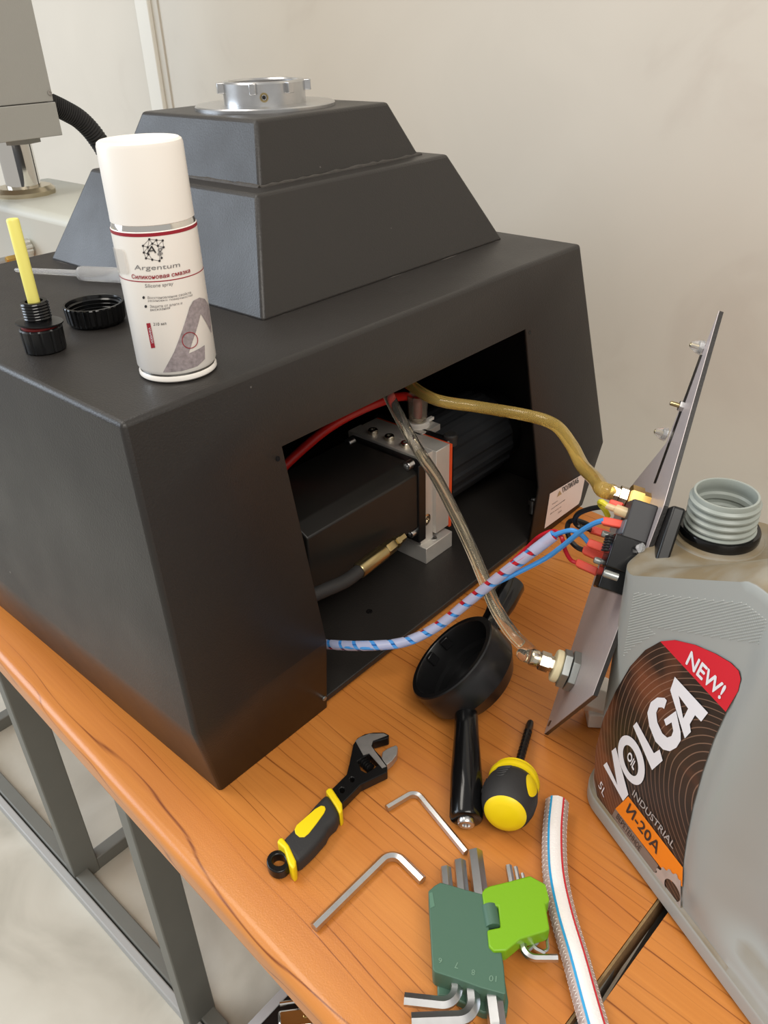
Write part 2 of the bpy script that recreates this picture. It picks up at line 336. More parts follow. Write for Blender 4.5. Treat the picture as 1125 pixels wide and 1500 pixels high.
# ------------------------------------------------------------------ cabinet
zb, ht = 0.078, 0.299
yF0, yFb, yFt = 0.3755, 0.3685, 0.408
yB0, yBb, yBt = 0.868, 0.875, 0.842
xL0, xLb, xLt = 0.2124, 0.1978, 0.2155
xR0, xRb, xRt = 0.757, 0.776, 0.7490
cab = thing('machine_cabinet', 'large black steel machine cabinet with stepped top and open front bay', 'machine', (0.486, 0.62, 0))
mb = MB()
oz = 0.2425; k = (oz - zb) / (ht - zb); oyt = yFb + (yFt - yFb) * k
ox0, ox1 = 0.327, 0.640
lerp = lambda a, b, t: a + (b - a) * t
xLo, xRo = lerp(xLb, xLt, k), lerp(xRb, xRt, k)
P = [(xL0, yF0, 0.001), (ox0, yF0, 0.001), (ox1, yF0, 0.001), (xR0, yF0, 0.001),       # 0-3
     (xLb, yFb, zb), (ox0, yFb, zb), (ox1, yFb, zb), (xRb, yFb, zb),                # 4-7
     (xLo, oyt, oz), (ox0, oyt, oz), (ox1, oyt, oz), (xRo, oyt, oz),               # 8-11
     (xLt, yFt, ht), (ox0, yFt, ht), (ox1, yFt, ht), (xRt, yFt, ht),               # 12-15
     (xL0, yB0, 0.001), (xR0, yB0, 0.001), (xLb, yBb, zb), (xRb, yBb, zb), (xLt, yBt, ht), (xRt, yBt, ht)]
Fc = [(0, 1, 5, 4), (2, 3, 7, 6), (4, 5, 9, 8), (6, 7, 11, 10), (8, 9, 13, 12), (9, 10, 14, 13), (10, 11, 15, 14),
      (16, 0, 4, 18), (18, 4, 8, 12, 20), (3, 17, 19, 7), (7, 19, 21, 15, 11), (17, 16, 18, 19), (19, 18, 20, 21), (12, 13, 14, 15, 21, 20)]
mb.add(P, Fc); shell = mb.build('shell', BLACKPAINT, cab, bevel=0.0035, seg=3, solid=0.003, angle=50)
mb = MB(); mb.box((0.486, 0.617, 0.0065), (0.535, 0.478, 0.006)); mb.build('floor_plate', BLACKPAINT, cab, bevel=0.001)
mb = MB(); mb.box((0.61, 0.70, 0.017), (0.27, 0.008, 0.016)); mb.build('inner_rail', BLACKPAINT, cab)
for q, z in (((407, 672), 0.228), ((776, 487), 0.228)):
    c = onplane(*q, (0, yFb, zb), V((0, -(ht - zb), yFt - yFb)).normalized()); nn = V((0, -(ht - zb), yFt - yFb)).normalized()
    mb = MB(); mb.lathe([(0.0019, 0.0), (0.0019, 0.0003), (0.0014, 0.0003), (0.0013, 0.0001)], c, nn, 16); mb.build('rivet_hole', BLKMETAL, cab)
c = onplane(475, 1023, (0, yF0, 0), V((0, -zb, yFb - yF0)).normalized() * 1)
mb = MB(); mb.lathe([(0.0022, 0.0), (0.0020, 0.0010), (0.0008, 0.0012)], c, V((0, -1, -0.09)), 16); mb.build('rivet_hole', ZINC, cab)
c = onz(541, 896, 0.0096); mb = MB(); mb.lathe([(0.0032, 0), (0.003, 0.0009), (0.0016, 0.0009), (0.0014, 0.0002)], c, UP, 16); mb.build('floor_screw', BLKMETAL, cab)
mb = MB(); c = ony(781, 738, 0.40); mb.lathe([(0.004, -0.012), (0.004, 0.0), (0.0055, 0.0), (0.0055, 0.006), (0.003, 0.006), (0.003, 0.003)], c, UP, 16); mb.build('corner_bolt', STEEL, cab)
# pyramids
def frustum(x0, x1, y0, y1, z0, ins, z1, name):
    mb = MB(); r = lambda i, z: [(x0 + i, y0 + i, z), (x1 - i, y0 + i, z), (x1 - i, y1 - i, z), (x0 + i, y1 - i, z)]
    mb.loft([r(0, z0), r(ins, z1)]); return mb.build(name, BLACKPAINT, cab, bevel=0.003, seg=3)
p2x0, p2x1, p2y0, p2y1, z2 = 0.392, 0.722, 0.4835, 0.8133, 0.3827
frustum(p2x0, p2x1, p2y0, p2y1, ht - 0.001, 0.042, z2, 'lower_step')
i1 = 0.0635; z3 = 0.4303
frustum(p2x0 + i1, p2x1 - i1 + 0.005, p2y0 + i1, p2y1 - i1 + 0.005, z2 - 0.001, 0.0215, z3, 'upper_step')
def seam(x0, x1, y0, y1, z, wd):
    mb = MB(); pts = []
    for (a, b) in (((x0, y0), (x1, y0)), ((x1, y0), (x1, y1)), ((x1, y1), (x0, y1)), ((x0, y1), (x0, y0))):
        for k in range(30): pts.append(V((lerp(a[0], b[0], k / 30), lerp(a[1], b[1], k / 30), z)))
    mb.tube(pts + [pts[0]], wd, 8, radf=lambda i: wd * (0.5 + 0.5 * random.random())); mb.build('sealant_seam', SEAM, cab)
seam(p2x0 + i1, p2x1 - i1 + 0.005, p2y0 + i1, p2y1 - i1 + 0.005, z2 - 0.0005, 0.0032)
seam(p2x0, p2x1, p2y0, p2y1, ht - 0.001, 0.0014)
# flange and ring nut
fc = V((0.559, 0.650, z3))
mb = MB(); mb.lathe([(0.066, -0.001), (0.066, 0.0025), (0.065, 0.0035), (0.04, 0.0035)], fc, UP, 64); mb.build('flange_disc', STEEL, cab)
nut = None
mb = MB(); mb.lathe([(0.0385, 0.0035), (0.0385, 0.021), (0.0372, 0.0225), (0.0325, 0.0225), (0.031, 0.021), (0.031, 0.0)], fc, UP, 64, cap=(False, False)); nut = mb.build('ring_nut', STEEL, cab)
mb = MB(); mb.lathe([(0.031, 0.009), (0.002, 0.009)], fc, UP, 40, cap=(False, True)); mb.build('bore_floor', mat('brown_inside', (96, 78, 58), 0.6), nut)
vd = math.atan2(-fc.y, -fc.x)
for a in (-82, -14, 34, 92, 180):
    th = vd + math.radians(a); d = V((math.cos(th), math.sin(th), 0)); tt = V((-d.y, d.x, 0))
    mb = MB(); mb.box(fc + d * 0.0395 + UP * 0.0175, (0.0085, 0.011 if abs(a) > 50 else 0.006, 0.009), (d, tt, UP)); mb.build('lug', STEEL, nut, bevel=0.0006)
th = vd + math.radians(-1); d = V((math.cos(th), math.sin(th), 0))
mb = MB(); mb.lathe([(0.0040, 0.0), (0.0040, 0.0012), (0.0028, 0.0012), (0.0022, 0.0002)], fc + d * 0.0382 + UP * 0.0105, d, 20); ss = mb.build('set_screw', BRONZE, nut)
mb = MB(); mb.lathe([(0.0022, 0.0), (0.0001, 0.0003)], fc + d * 0.0384 + UP * 0.0105, d, 6); mb.build('hex_socket', BLK, ss)
# sticker on the lower front
tn = V((0, -zb, yFb - yF0)).normalized(); tn = V((0, -zb, -(yF0 - yFb))).normalized()
t0 = V((0, yF0, 0)); tv = V((0, yFb - yF0, zb)).normalized(); tn = V((1, 0, 0)).cross(tv)
if tn.y > 0: tn = -tn
S_ST = (lambda x, y: V((onplane(x, y, t0, tn).x, (onplane(x, y, t0, tn) - t0).dot(tv))), lambda p, l: t0 + V((p[0], 0, 0)) + tv * p[1] + tn * l)
st = put_poly([(805, 723), (855, 693), (857, 697), (850, 731), (847, 738), (797, 774)], S_ST, STICKER, cab, 'rating_sticker', 0.0005)
st['label'] = 'pale paper rating sticker'
put_text('ПОЛИЛАБ', (824, 721), (847, 706), (823, 714), S_ST, DARKINK, st, lift=0.0008, bold=0.006)
put_poly([(815, 728), (819, 718), (822, 723)], S_ST, mat('logo_tan', (176, 150, 110), 0.5), st, 'logo_mark', 0.0008)
put_text('Модель', (808, 739.5), (816.5, 734), (808.2, 737.5), S_ST, DARKINK, st, lift=0.0008)
put_text('Серийный номер', (806.5, 747), (827, 732.5), (806.8, 744.6), S_ST, DARKINK, st, lift=0.0008)
put_text('Дата выпуска', (805, 754), (821, 743), (805.3, 751.6), S_ST, DARKINK, st, lift=0.0008)
put_text('ООО', (816.5, 752), (821.5, 748.5), (816.8, 749.8), S_ST, DARKINK, st, lift=0.0008)

# ------------------------------------------------------------------ hydraulic pump inside the bay
pump = thing('hydraulic_pump', 'motor pump with aluminium manifold block inside the open bay of the cabinet', 'pump', (0.5, 0.47, 0.0095))
mb = MB(); mb.box((0.556, 0.4845, 0.019), (0.044, 0.100, 0.019)); mo = mb.build('mounting_block', ALU, pump, bevel=0.0006)
c = onz(634.5, 788, 0.0285); mb = MB(); mb.lathe([(0.0042, 0.0), (0.0042, 0.0006), (0.003, 0.0006), (0.0028, 0.0001)], c, UP, 18); mb.build('screw_hole', STEEL, mo)
cb0 = onz(612, 622, 0.1325)
mb = MB(); mb.box((0.5455, 0.492, 0.080), (0.020, 0.098, 0.104)); mb.build('manifold_block', ALU, pump, bevel=0.0006)
mb = MB(); mb.box((0.5665, 0.489, 0.0835), (0.022, 0.100, 0.097)); mb.box(V((cb0.x, cb0.y, 0.127)), (0.034, 0.034, 0.010)); mb.build('manifold_cover', ALU, pump, bevel=0.0006)
mb = MB(); mb.box((0.579, 0.489, 0.082), (0.003, 0.102, 0.098)); mb.build('gasket', GASKET, pump)
for (px, py) in ((569, 634), (571.5, 644), (594, 653.5)):
    pass
for k, q in enumerate(((546.5, 634), (570.5, 643), (594, 653))):
    c = onz(*q, 0.1325); mb = MB(); mb.lathe([(0.0052, -0.001), (0.0052, 0.0035), (0.0046, 0.0042), (0.0026, 0.0042), (0.0024, 0.001)], c, UP, 24); pl = mb.build('plug', NICKEL, pump)
    mb = MB(); mb.lathe([(0.0026, 0.0030), (0.0001, 0.0032)], c, UP, 6); mb.build('hex_socket', BLK, pl)
c = ony(623.5, 761, 0.443); mb = MB(); mb.lathe([(0.0068, 0), (0.0068, 0.0012), (0.0045, 0.0016), (0.0045, 0.0026), (0.0026, 0.0026), (0.0024, 0.001)], c, V((0, -1, 0)), 24); mb.build('plug', NICKEL, pump)
# black tank box with chamfer, left of the manifold
x0, x1 = 0.377, 0.528
prof = [(0.438, 0.058), (0.438, 0.1210), (0.4535, 0.1295), (0.530, 0.1295), (0.530, 0.058)]
mb = MB(); mb.loft([[(x, y, z) for y, z in prof] for x in (x0, x1)]); mb.build('oil_tank', mat('black_satin_paint', (30, 28, 26), 0.42), pump, bevel=0.0015)
prof = [(0.436, 0.040), (0.436, 0.1295), (0.534, 0.1295), (0.534, 0.040)]
mb = MB(); mb.loft([[(x, y, z) for y, z in prof] for x in (0.5245, 0.5358)]); mb.build('tank_flange', BLK, pump, bevel=0.001)
for q, yy in (((594, 684), 0.446), ((596, 785.5), 0.443), ((508, 650), 0.525)):
    c = ony(*q, yy); c.x = 0.5248
    mb = MB(); mb.lathe([(0.0045, -0.001), (0.0045, 0.0065), (0.0041, 0.007), (0.0024, 0.007), (0.0024, 0.004)], c, V((-1, 0, 0)), 20); mb.build('cap_screw', STEEL, pump)
# motor to the right of the manifold
ma = V((0.5805, 0.495, 0.080))
mb = MB(); mb.box(ma + V((0.006, 0, 0)), (0.011, 0.104, 0.104)); mb.build('motor_flange', BLK, pump, bevel=0.004)
n = 96; rings = []
for h, rr in ((0.010, 0.046), (0.012, 0.048), (0.125, 0.048), (0.130, 0.046)):
    ring = []
    for i in range(n):
        a = 2 * math.pi * i / n; r = rr * (1.0 + (0.035 if (i // 3) % 2 == 0 and 0.012 <= h <= 0.125 else 0))
        ring.append(ma + V((h, r * math.cos(a), r * math.sin(a))))
    rings.append(ring)
mb = MB(); mb.loft(rings); mb.build('motor_body', mat('motor_black', (40, 41, 43), 0.38), pump, angle=20)
mb = MB(); mb.lathe([(0.0445, 0.130), (0.0445, 0.150), (0.04, 0.158), (0.01, 0.16)], ma, V((1, 0, 0)), 40); mb.build('fan_cover', BLK, pump)
c = onz(660, 645, 0.128); mb = MB(); mb.lathe([(0.0075, -0.004), (0.0075, 0.006), (0.006, 0.0075)], c, UP, 18); mb.build('rubber_knob', BLKSOFT, pump)
# filler cup
cb = onz(612, 622, 0.1325)
cb = V((cb.x, cb.y, 0.1325))
mb = MB(); mb.lathe([(0.0125, -0.001), (0.0125, 0.003), (0.011, 0.004), (0.0105, 0.005)], cb, UP, 28); cl = mb.build('cup_clamp', WHITE, pump)
mb = MB(); mb.box(cb + V((0.015, -0.004, 0.002)), (0.010, 0.004, 0.003)); mb.build('clamp_tab', WHITE, cl)
mb = MB(); mb.lathe([(0.0085, 0.003), (0.0098, 0.010), (0.0112, 0.034), (0.0100, 0.034), (0.0085, 0.010), (0.004, 0.0045)], cb, UP, 28, cap=(False, False)); mb.build('filler_cup', mat('smoky_clear_plastic', (226, 216, 200), 0.12, trans=0.85, ior=1.25), pump)
mb = MB(); mb.lathe([(0.0048, 0.003), (0.0048, 0.010), (0.003, 0.012)], cb, UP, 20); mb.build('cup_nipple', NICKEL, pump)
# hose fitting below tank
f0 = V((0.534, 0.4265, 0.046)); f1 = V((0.462, 0.4165, 0.030)); fd = (f1 - f0).normalized()
f0 = ony(586, 790, 0.425); f1 = ony(526, 836, 0.417); fd = (f1 - f0).normalized()
mb = MB(); mb.lathe([(0.0042, -0.006), (0.0042, 0.004), (0.0058, 0.004), (0.0058, 0.009), (0.0045, 0.009), (0.0045, 0.012)], f0, fd, 6); ft = mb.build('hose_fitting', BRONZE, pump)
mb = MB(); mb.lathe([(0.0062, 0.0), (0.0068, 0.001), (0.0068, 0.013), (0.0062, 0.014)], f0 + fd * 0.0115, fd, 6); mb.build('fitting_nut', BRONZE, ft)
ln = (f1 - f0).length - 0.0265
mb = MB(); mb.lathe([(0.0058, 0.0), (0.0075, 0.0015), (0.0075, ln), (0.0068, ln + 0.001)], f0 + fd * 0.0265, fd, 24); mb.build('crimp_sleeve', BRONZE, ft)
mb = MB(); mb.tube(spline([f1 - fd * 0.004, f1 + fd * 0.02, ony(468, 868, 0.415), ony(420, 888, 0.42), ony(380, 890, 0.44)]), 0.0062, 14)
tag(mb.build('hydraulic_hose', BLKSOFT), 'black hydraulic hose leaving the brass fitting under the black tank', 'hose')
# hoses
mb = MB(); mb.tube(spline([ony(380, 720, 0.53), ony(430, 670, 0.52), ony(480, 628, 0.505), ony(530, 600, 0.50), ony(580, 582, 0.50), ony(606, 583, 0.508), cb + V((0, 0, 0.024)), cb + V((0, 0, 0.006))]), 0.0046, 14)
tag(mb.build('red_hose', REDHOSE), 'red hose curving down into the clear filler cup', 'hose')
# ------------------------------------------------------------------ removed control panel, leaning on the oil canister
PA = onz(797, 1075, 0.0006); pn = V((-0.422, 0.875, 0.235)).normalized()
PB = onplane(868, 1018, PA, pn); PT = onplane(1053, 455, PA, pn)
pl = lambda x, y: onplane(x, y, PA, pn)
panel = thing('control_panel', 'bent black steel panel with fittings and switches, leaning against the grey canister', 'panel', PA)
lower = [PA, PB, pl(972, 740), pl(975, 650), pl(906, 735)]
TT = 0.0004
upper = [pl(972, 740), PT, pl(975, 650)]
mb = MB(); mb.prism(lower, -pn * TT); mb.prism([pl(972, 740) , PT, pl(1040, 488), pl(975, 650)], -pn * TT); mb.build('inner_sheet', PANELIN, panel, smooth=False)
mb = MB(); o = -pn * (TT + 0.0002)
mb.prism([p + o for p in lower], -pn * 0.0026); mb.prism([p + o for p in (pl(972, 740), PT, pl(1040, 488), pl(975, 650))], -pn * 0.0026); mb.build('outer_sheet', BLACKPAINT, panel, smooth=False)
# narrow slot on the inner sheet
mb = MB(); mb.prism([p + pn * 0.0004 for p in (pl(958, 708), pl(961, 708), pl(1029, 520), pl(1026, 520))], -pn * 0.0003); mb.build('stiffener_edge', BLK, panel, smooth=False)
mb = MB(); mb.prism([p + pn * 0.0003 for p in (pl(802, 1063), pl(804, 1064), pl(808, 1056), pl(806, 1055))], -pn * 0.0002); mb.build('slot', BLK, panel, smooth=False)
for q in ((1030, 510), (1001, 596), (977, 637)):
    c = pl(*q)
    mb = MB(); mb.lathe([(0.0036, 0.0), (0.0036, 0.003)], c, pn, 6); nt_ = mb.build('nut', STEEL, panel)
    mb = MB(); mb.lathe([(0.0016, 0.003), (0.0016, 0.0085), (0.001, 0.009)], c, pn, 12); mb.build('stud', BRONZE, nt_)
    if q[0] != 1001:
        mb = MB(); mb.lathe([(0.005, 0.0005), (0.0042, 0.004), (0.0018, 0.0085)], c, pn, 16); mb.build('glue_blob', PIPE, nt_)
av = (PT - PB).normalized(); ah = pn.cross(av)
# lower tube fitting
c = pl(843, 985)
mb = MB(); mb.lathe([(0.0155, 0.0), (0.0155, 0.005), (0.0148, 0.0055)], c, pn, 6, xa=av); mb.build('lock_nut', ZINC, panel, bevel=0.0006)
mb = MB(); mb.lathe([(0.0150, 0.0), (0.0150, 0.005), (0.0145, 0.0055)], c + pn * 0.0062, pn, 6, xa=av + ah * 0.3); mb.build('lock_nut', ZINC, panel, bevel=0.0006)
mb = MB(); mb.lathe([(0.0115, 0.0), (0.0125, 0.001), (0.0125, 0.0045), (0.0115, 0.0055)], c + pn * 0.0117, pn, 32); mb.build('washer', CREAM, panel, bevel=0.0004)
mb = MB(); mb.lathe([(0.006, 0.0), (0.006, 0.004), (0.0075, 0.004), (0.0075, 0.011), (0.0062, 0.012)], c + pn * 0.0165, pn, 6); mb.build('compression_nut', NICKEL, panel)
fitA = c + pn * 0.0285
mb = MB(); mb.lathe([(0.0058, 0.0), (0.0066, 0.001), (0.0066, 0.006), (0.0056, 0.0075)], fitA, pn, 24); mb.build('tube_collar', NICKEL, panel)
# white filler knob outside
kc = onz(876, 1018, 0.024); ks = kc - pn * ((kc - PA).dot(pn) + 0.003)
mb = MB(); mb.lathe([(0.007, 0.0), (0.007, (kc - ks).length - 0.012), (0.0165, (kc - ks).length - 0.010), (0.0165, (kc - ks).length + 0.006), (0.0150, (kc - ks).length + 0.008)], ks, -pn, 6, xa=V((0.5, 0.2, 1))); kb = mb.build('filler_knob', WHITE, panel, bevel=0.001)
mb = MB(); mb.box(onz(871, 1043, 0.008), (0.022, 0.013, 0.015), (V((0.8, 0.6, 0)), V((-0.6, 0.8, 0)), UP)); mb.build('knob_foot', WHITE, kb, bevel=0.0015)
# brass elbow with nickel nut
c = pl(949, 738)
mb = MB(); mb.lathe([(0.0075, 0.0), (0.0075, 0.005), (0.0095, 0.005), (0.0095, 0.013), (0.008, 0.0142)], c, pn, 6, xa=av); br = mb.build('brass_adapter', BRASS, panel)
mb = MB(); mb.lathe([(0.0055, 0.0), (0.0068, 0.001), (0.0068, 0.006), (0.0054, 0.0066), (0.0054, 0.009), (0.0060, 0.0095), (0.0060, 0.013)], c + pn * 0.0140, pn, 6); mb.build('nickel_nut', NICKEL, br)
fitB = c + pn * 0.0268
# switch blocks
def block(px, along, across, dep, name, m, bev=0.001, start=0.0, par=None):
    c = pl(*px); mb = MB(); mb.box(c + pn * (start + dep / 2), (across, along, dep), (ah, av, pn)); return mb.build(name, m, par or panel, bevel=bev)
sw = block((948, 776), 0.030, 0.024, 0.016, 'socket_body', mat('dark_grey_plastic', (52, 52, 54), 0.5))
block((945, 784), 0.010, 0.0244, 0.0164, 'socket_band', mat('blue_grey_plastic', (110, 116, 124), 0.5), par=sw)
s2 = block((934, 820), 0.022, 0.024, 0.020, 'fuse_holder', BLKGLOSS)
s3 = block((921, 850), 0.022, 0.022, 0.019, 'rocker_switch_body', BLKGLOSS)
for q, par in (((930, 797), s2), ((919, 836), s3), ((938, 857), s3)):
    c = pl(*q) + pn * 0.014
    mb = MB(); mb.lathe([(0.0024, 0.0), (0.0024, 0.008), (0.0019, 0.009)], c, pn, 16); mb.build('terminal_screw', ZINC, par)
for k in range(6):
    c = pl(936 - k * 1.2, 800 + k * 4); mb = MB(); mb.box(c + pn * 0.0203, (0.018, 0.0013, 0.002), (ah, av, pn)); mb.build('fin', BLKSOFT, s2)
mb = MB(); mb.lathe([(0.0025, 0), (0.0038, 0.002), (0.001, 0.005)], pl(948, 806) + pn * 0.002, pn, 10); mb.build('glue_blob', PIPE, panel)
# outside of the switch, black
c = pl(953, 795) - pn * 0.0036
mb = MB(); mb.box(c - pn * 0.004, (0.022, 0.050, 0.008), (ah, av, pn)); mb.build('switch_bezel', BLK, panel, bevel=0.0015)
# ------------------------------------------------------------------ tubes and wires between cabinet and panel
def tube_thing(name, pts, r, m, label, cat, n=14, per=12):
    mb = MB(); mb.tube(spline(pts, per), r, n); return tag(mb.build(name, m), label, cat)
ctb = thing('clear_tube', 'clear plastic tube hanging from the bay to the lower nickel fitting', 'tube', fitA)
cpts = [ony(550, 520, 0.47), ony(568, 576, 0.462), ony(607, 650, 0.43), ony(642, 705, 0.395), ony(684, 790, 0.345), ony(708, 846, 0.312), ony(727, 892, 0.285), ony(752, 930, 0.262), ony(778, 956, 0.246), fitA + pn * 0.012, fitA + pn * 0.002]
mb = MB(); mb.tube(spline(cpts), 0.0055, 16); mb.build('tube_wall', CLEAR, ctb)
mb = MB(); mb.tube(spline(cpts)[26:90], 0.0030, 12); mb.build('oil_column', mat('pale_oil', (246, 238, 220), 0.08, trans=0.92, ior=1.3), ctb)
tube_thing('amber_tube', [ony(585, 545, 0.48), ony(602, 564, 0.462), ony(640, 586, 0.43), ony(700, 596, 0.40), ony(770, 608, 0.355), ony(812, 622, 0.325), ony(836, 650, 0.295), ony(853, 682, 0.265), ony(873, 703, fitB.y + 0.024), fitB + pn * 0.005, fitB - pn * 0.002], 0.0056, AMBER, 'amber oil filled tube running from the bay to the brass adapter', 'tube')
# wiring loom: spiral wrapped wires
loom = thing('wiring_loom', 'blue and red wires in clear spiral wrap with black and green wires to the switches', 'wiring', onz(600, 940, 0.03))
bp_ = [ony(440, 940, 0.42), ony(480, 944, 0.385), ony(530, 946, 0.350), ony(590, 941, 0.326), ony(640, 918, 0.308), ony(688, 880, 0.288), ony(735, 842, 0.267), ony(775, 812, 0.250), ony(812, 784, 0.2355)]
path = spline(bp_, 16)
def offset_path(path, ang, r, twist=0.0):
    out = []; nrm = None
    for i, p in enumerate(path):
        t = (path[min(i + 1, len(path) - 1)] - path[max(i - 1, 0)]).normalized()
        if nrm is None: nrm = UP - t * UP.dot(t)
        nrm = (nrm - t * nrm.dot(t)).normalized(); b = t.cross(nrm); a = ang + twist * i
        out.append(p + (nrm * math.cos(a) + b * math.sin(a)) * r)
    return out
def con(px, ty, name='connector_sleeve'):
    pass
def sleeve(a, b, r=0.0036):
    a, b = V(a), V(b); d = (b - a)
    mb = MB(); mb.lathe([(r * 0.75, 0), (r, 0.1 * d.length), (r, d.length)], a, d, 4, xa=UP); mb.build('connector_sleeve', SLEEVE, loom, bevel=0.0008)
pp = lambda x, y, o: pl(x, y) + pn * o
def onn(x, y, off):                      # pixel on the plane lifted by off from the panel
    return onplane(x, y, PA + pn * off, pn)
# wires inside the wrap
for m_, a, nm in ((BLUEW, 0.3, 'blue_wire'), (REDW, 2.4, 'red_wire'), (BLUEW, 4.4, 'blue_wire')):
    mb = MB(); mb.tube(offset_path(path, a, 0.0022, 0.045), 0.0019, 8); mb.build(nm, m_, loom)
# spiral ribbon
hel = []; turns = 19; total = len(path)
fine = spline(bp_, 90); tot = len(fine); mb = MB(); nrm = None; frames = []
for i, p in enumerate(fine):
    t = (fine[min(i + 1, tot - 1)] - fine[max(i - 1, 0)]).normalized()
    if nrm is None: nrm = UP - t * UP.dot(t)
    nrm = (nrm - t * nrm.dot(t)).normalized(); frames.append((p, nrm, t.cross(nrm)))
import bisect
acc = [0.0]
for i in range(1, tot): acc.append(acc[-1] + (fine[i] - fine[i - 1]).length)
def at_len(s, a, r):
    s = min(max(s, 0), acc[-1] - 1e-6); i = min(bisect.bisect(acc, s) - 1, tot - 2); u = (s - acc[i]) / max(1e-9, acc[i + 1] - acc[i])
    p = fine[i].lerp(fine[i + 1], u); _, n_, b_ = frames[i]; return p + (n_ * math.cos(a) + b_ * math.sin(a)) * r
pitch = 0.0145; wid = 0.0112; steps = 24; nt = int(acc[-1] / pitch)
va, vb = [], []
for k in range(nt * steps):
    s = k / steps * pitch; a = 2 * math.pi * k / steps
    va.append(at_len(s, a, 0.0041)); vb.append(at_len(s + wid, a, 0.0041))
mb.add(va + vb, [(i, i + 1, len(va) + i + 1, len(va) + i) for i in range(len(va) - 1)]); mb.build('spiral_wrap', WRAP, loom)
endp = path[-1]
mb = MB(); mb.tube([path[-14], path[-7], endp], 0.0044, 12, cap=(False, False)); mb.build('wrap_tail', WRAP, loom)
def wire(pts, m_, nm, r=0.0019):
    mb = MB(); mb.tube(spline(pts, 10), r, 8); mb.build(nm, m_, loom)
W = lambda x, y, d=0.0: ony(x, y, 0.195 + (893 - x) * 0.0005 + d)
wire([path[-42], W(790, 823, -0.004), W(820, 803, -0.004), W(850, 779, -0.004), W(870, 767, -0.004), W(886, 762, -0.004)], BLUEW, 'blue_wire', 0.0019)
sleeve(W(882, 763, -0.004), W(917, 770, -0.002), 0.0038)
wire([endp, W(822, 780), W(838, 777), W(852, 784), W(864, 797)], BLUEW, 'blue_wire', 0.0018)
sleeve(W(861, 795), W(891, 806), 0.0042)
wire([path[-46], W(766, 808, 0.004), W(790, 786, 0.004), W(812, 778, 0.004), W(823, 788), W(828, 806), W(836, 820), W(846, 825)], REDW, 'red_wire', 0.0016)
sleeve(W(844, 824), W(875, 838), 0.0042)
wire([W(886, 742, 0.004), W(866, 745, 0.004), W(848, 752, 0.004), W(842, 762, 0.004), W(848, 771, 0.004), W(866, 776, 0.004)], BLACKW, 'black_wire', 0.0019)
sleeve(W(863, 775, 0.006), W(893, 784, 0.006), 0.0038)
wire([W(868, 772, 0.010), W(856, 766, 0.010), W(842, 762, 0.010), W(833, 766, 0.010), W(831, 778, 0.008), W(836, 792, 0.006), W(846, 802, 0.004), W(858, 807, 0.004)], BLACKW, 'black_wire', 0.0019)
sleeve(W(854, 805, 0.003), W(885, 819, 0.003), 0.0044)
wire([W(891, 757, 0.002), W(886, 747, 0.002), W(879, 738, 0.002), W(881, 735, 0.0), W(891, 742, 0.0)], YELW, 'earth_wire', 0.0019)
a, b = W(889, 741, 0.0), W(921, 753, 0.0)
mb = MB(); mb.tube([a, a.lerp(b, 0.4), a.lerp(b, 0.45), b], 0.003, 12, radf=lambda i: (0.0022, 0.0022, 0.0036, 0.0036)[i]); mb.build('crimp_terminal', mat('clear_crimp', (232, 206, 160), 0.25, trans=0.3), loom)
sleeve(W(893, 736, 0.006), W(912, 742, 0.006), 0.003)

# ------------------------------------------------------------------ oil canister
CN = V((-0.893, 0.45, 0)).normalized(); CU = V((-0.45, -0.893, 0)).normalized(); CO = V((0.348, 0.088, 0))
def cw(u, nn, z): return CO + CU * u + CN * nn + UP * z
can5 = thing('oil_canister', 'grey plastic oil canister with open threaded neck and dark printed label', 'canister', cw(0.01, -0.057, 0))
def hdpe():
    m = mat('grey_polythene', (158, 160, 156), 0.36, spec=0.4)
    b = m.node_tree.nodes['Principled BSDF']; b.inputs['Subsurface Weight'].default_value = 0.0
    tc = N(m, 'ShaderNodeTexCoord'); sx = N(m, 'ShaderNodeSeparateXYZ'); L(m, tc.outputs['Object'], sx.inputs[0])
    n = N(m, 'ShaderNodeTexNoise'); n.inputs['Scale'].default_value = 35; n.inputs['Detail'].default_value = 6; L(m, tc.outputs['Object'], n.inputs['Vector'])
    ge = N(m, 'ShaderNodeNewGeometry'); sn = N(m, 'ShaderNodeSeparateXYZ'); L(m, ge.outputs['Normal'], sn.inputs[0])
    r = ramp(m, [(0.40, (0, 0, 0, 1)), (0.55, (1, 1, 1, 1))]); L(m, sn.outputs['Z'], r.inputs[0])
    r2 = ramp(m, [(0.35, (0.55, 0.55, 0.55, 1)), (0.6, (1, 1, 1, 1))]); L(m, n.outputs['Fac'], r2.inputs[0])
    k = N(m, 'ShaderNodeMath'); k.operation = 'MULTIPLY'; L(m, r.outputs[0], k.inputs[0]); L(m, r2.outputs[0], k.inputs[1])
    mx = N(m, 'ShaderNodeMix'); mx.data_type = 'RGBA'; mx.inputs[6].default_value = lin((158, 160, 156)); mx.inputs[7].default_value = lin((126, 112, 88)); L(m, k.outputs[0], mx.inputs[0]); L(m, mx.outputs[2], b.inputs['Base Color'])
    return m
HDPE = hdpe()
nc = onz(1065, 722, 0.2488); nc.z = 0; NU, NN = (nc - CO).dot(CU), (nc - CO).dot(CN)
u0, u1, n0, n1, rc = -0.094, 0.135, -0.115, 0.0, 0.026
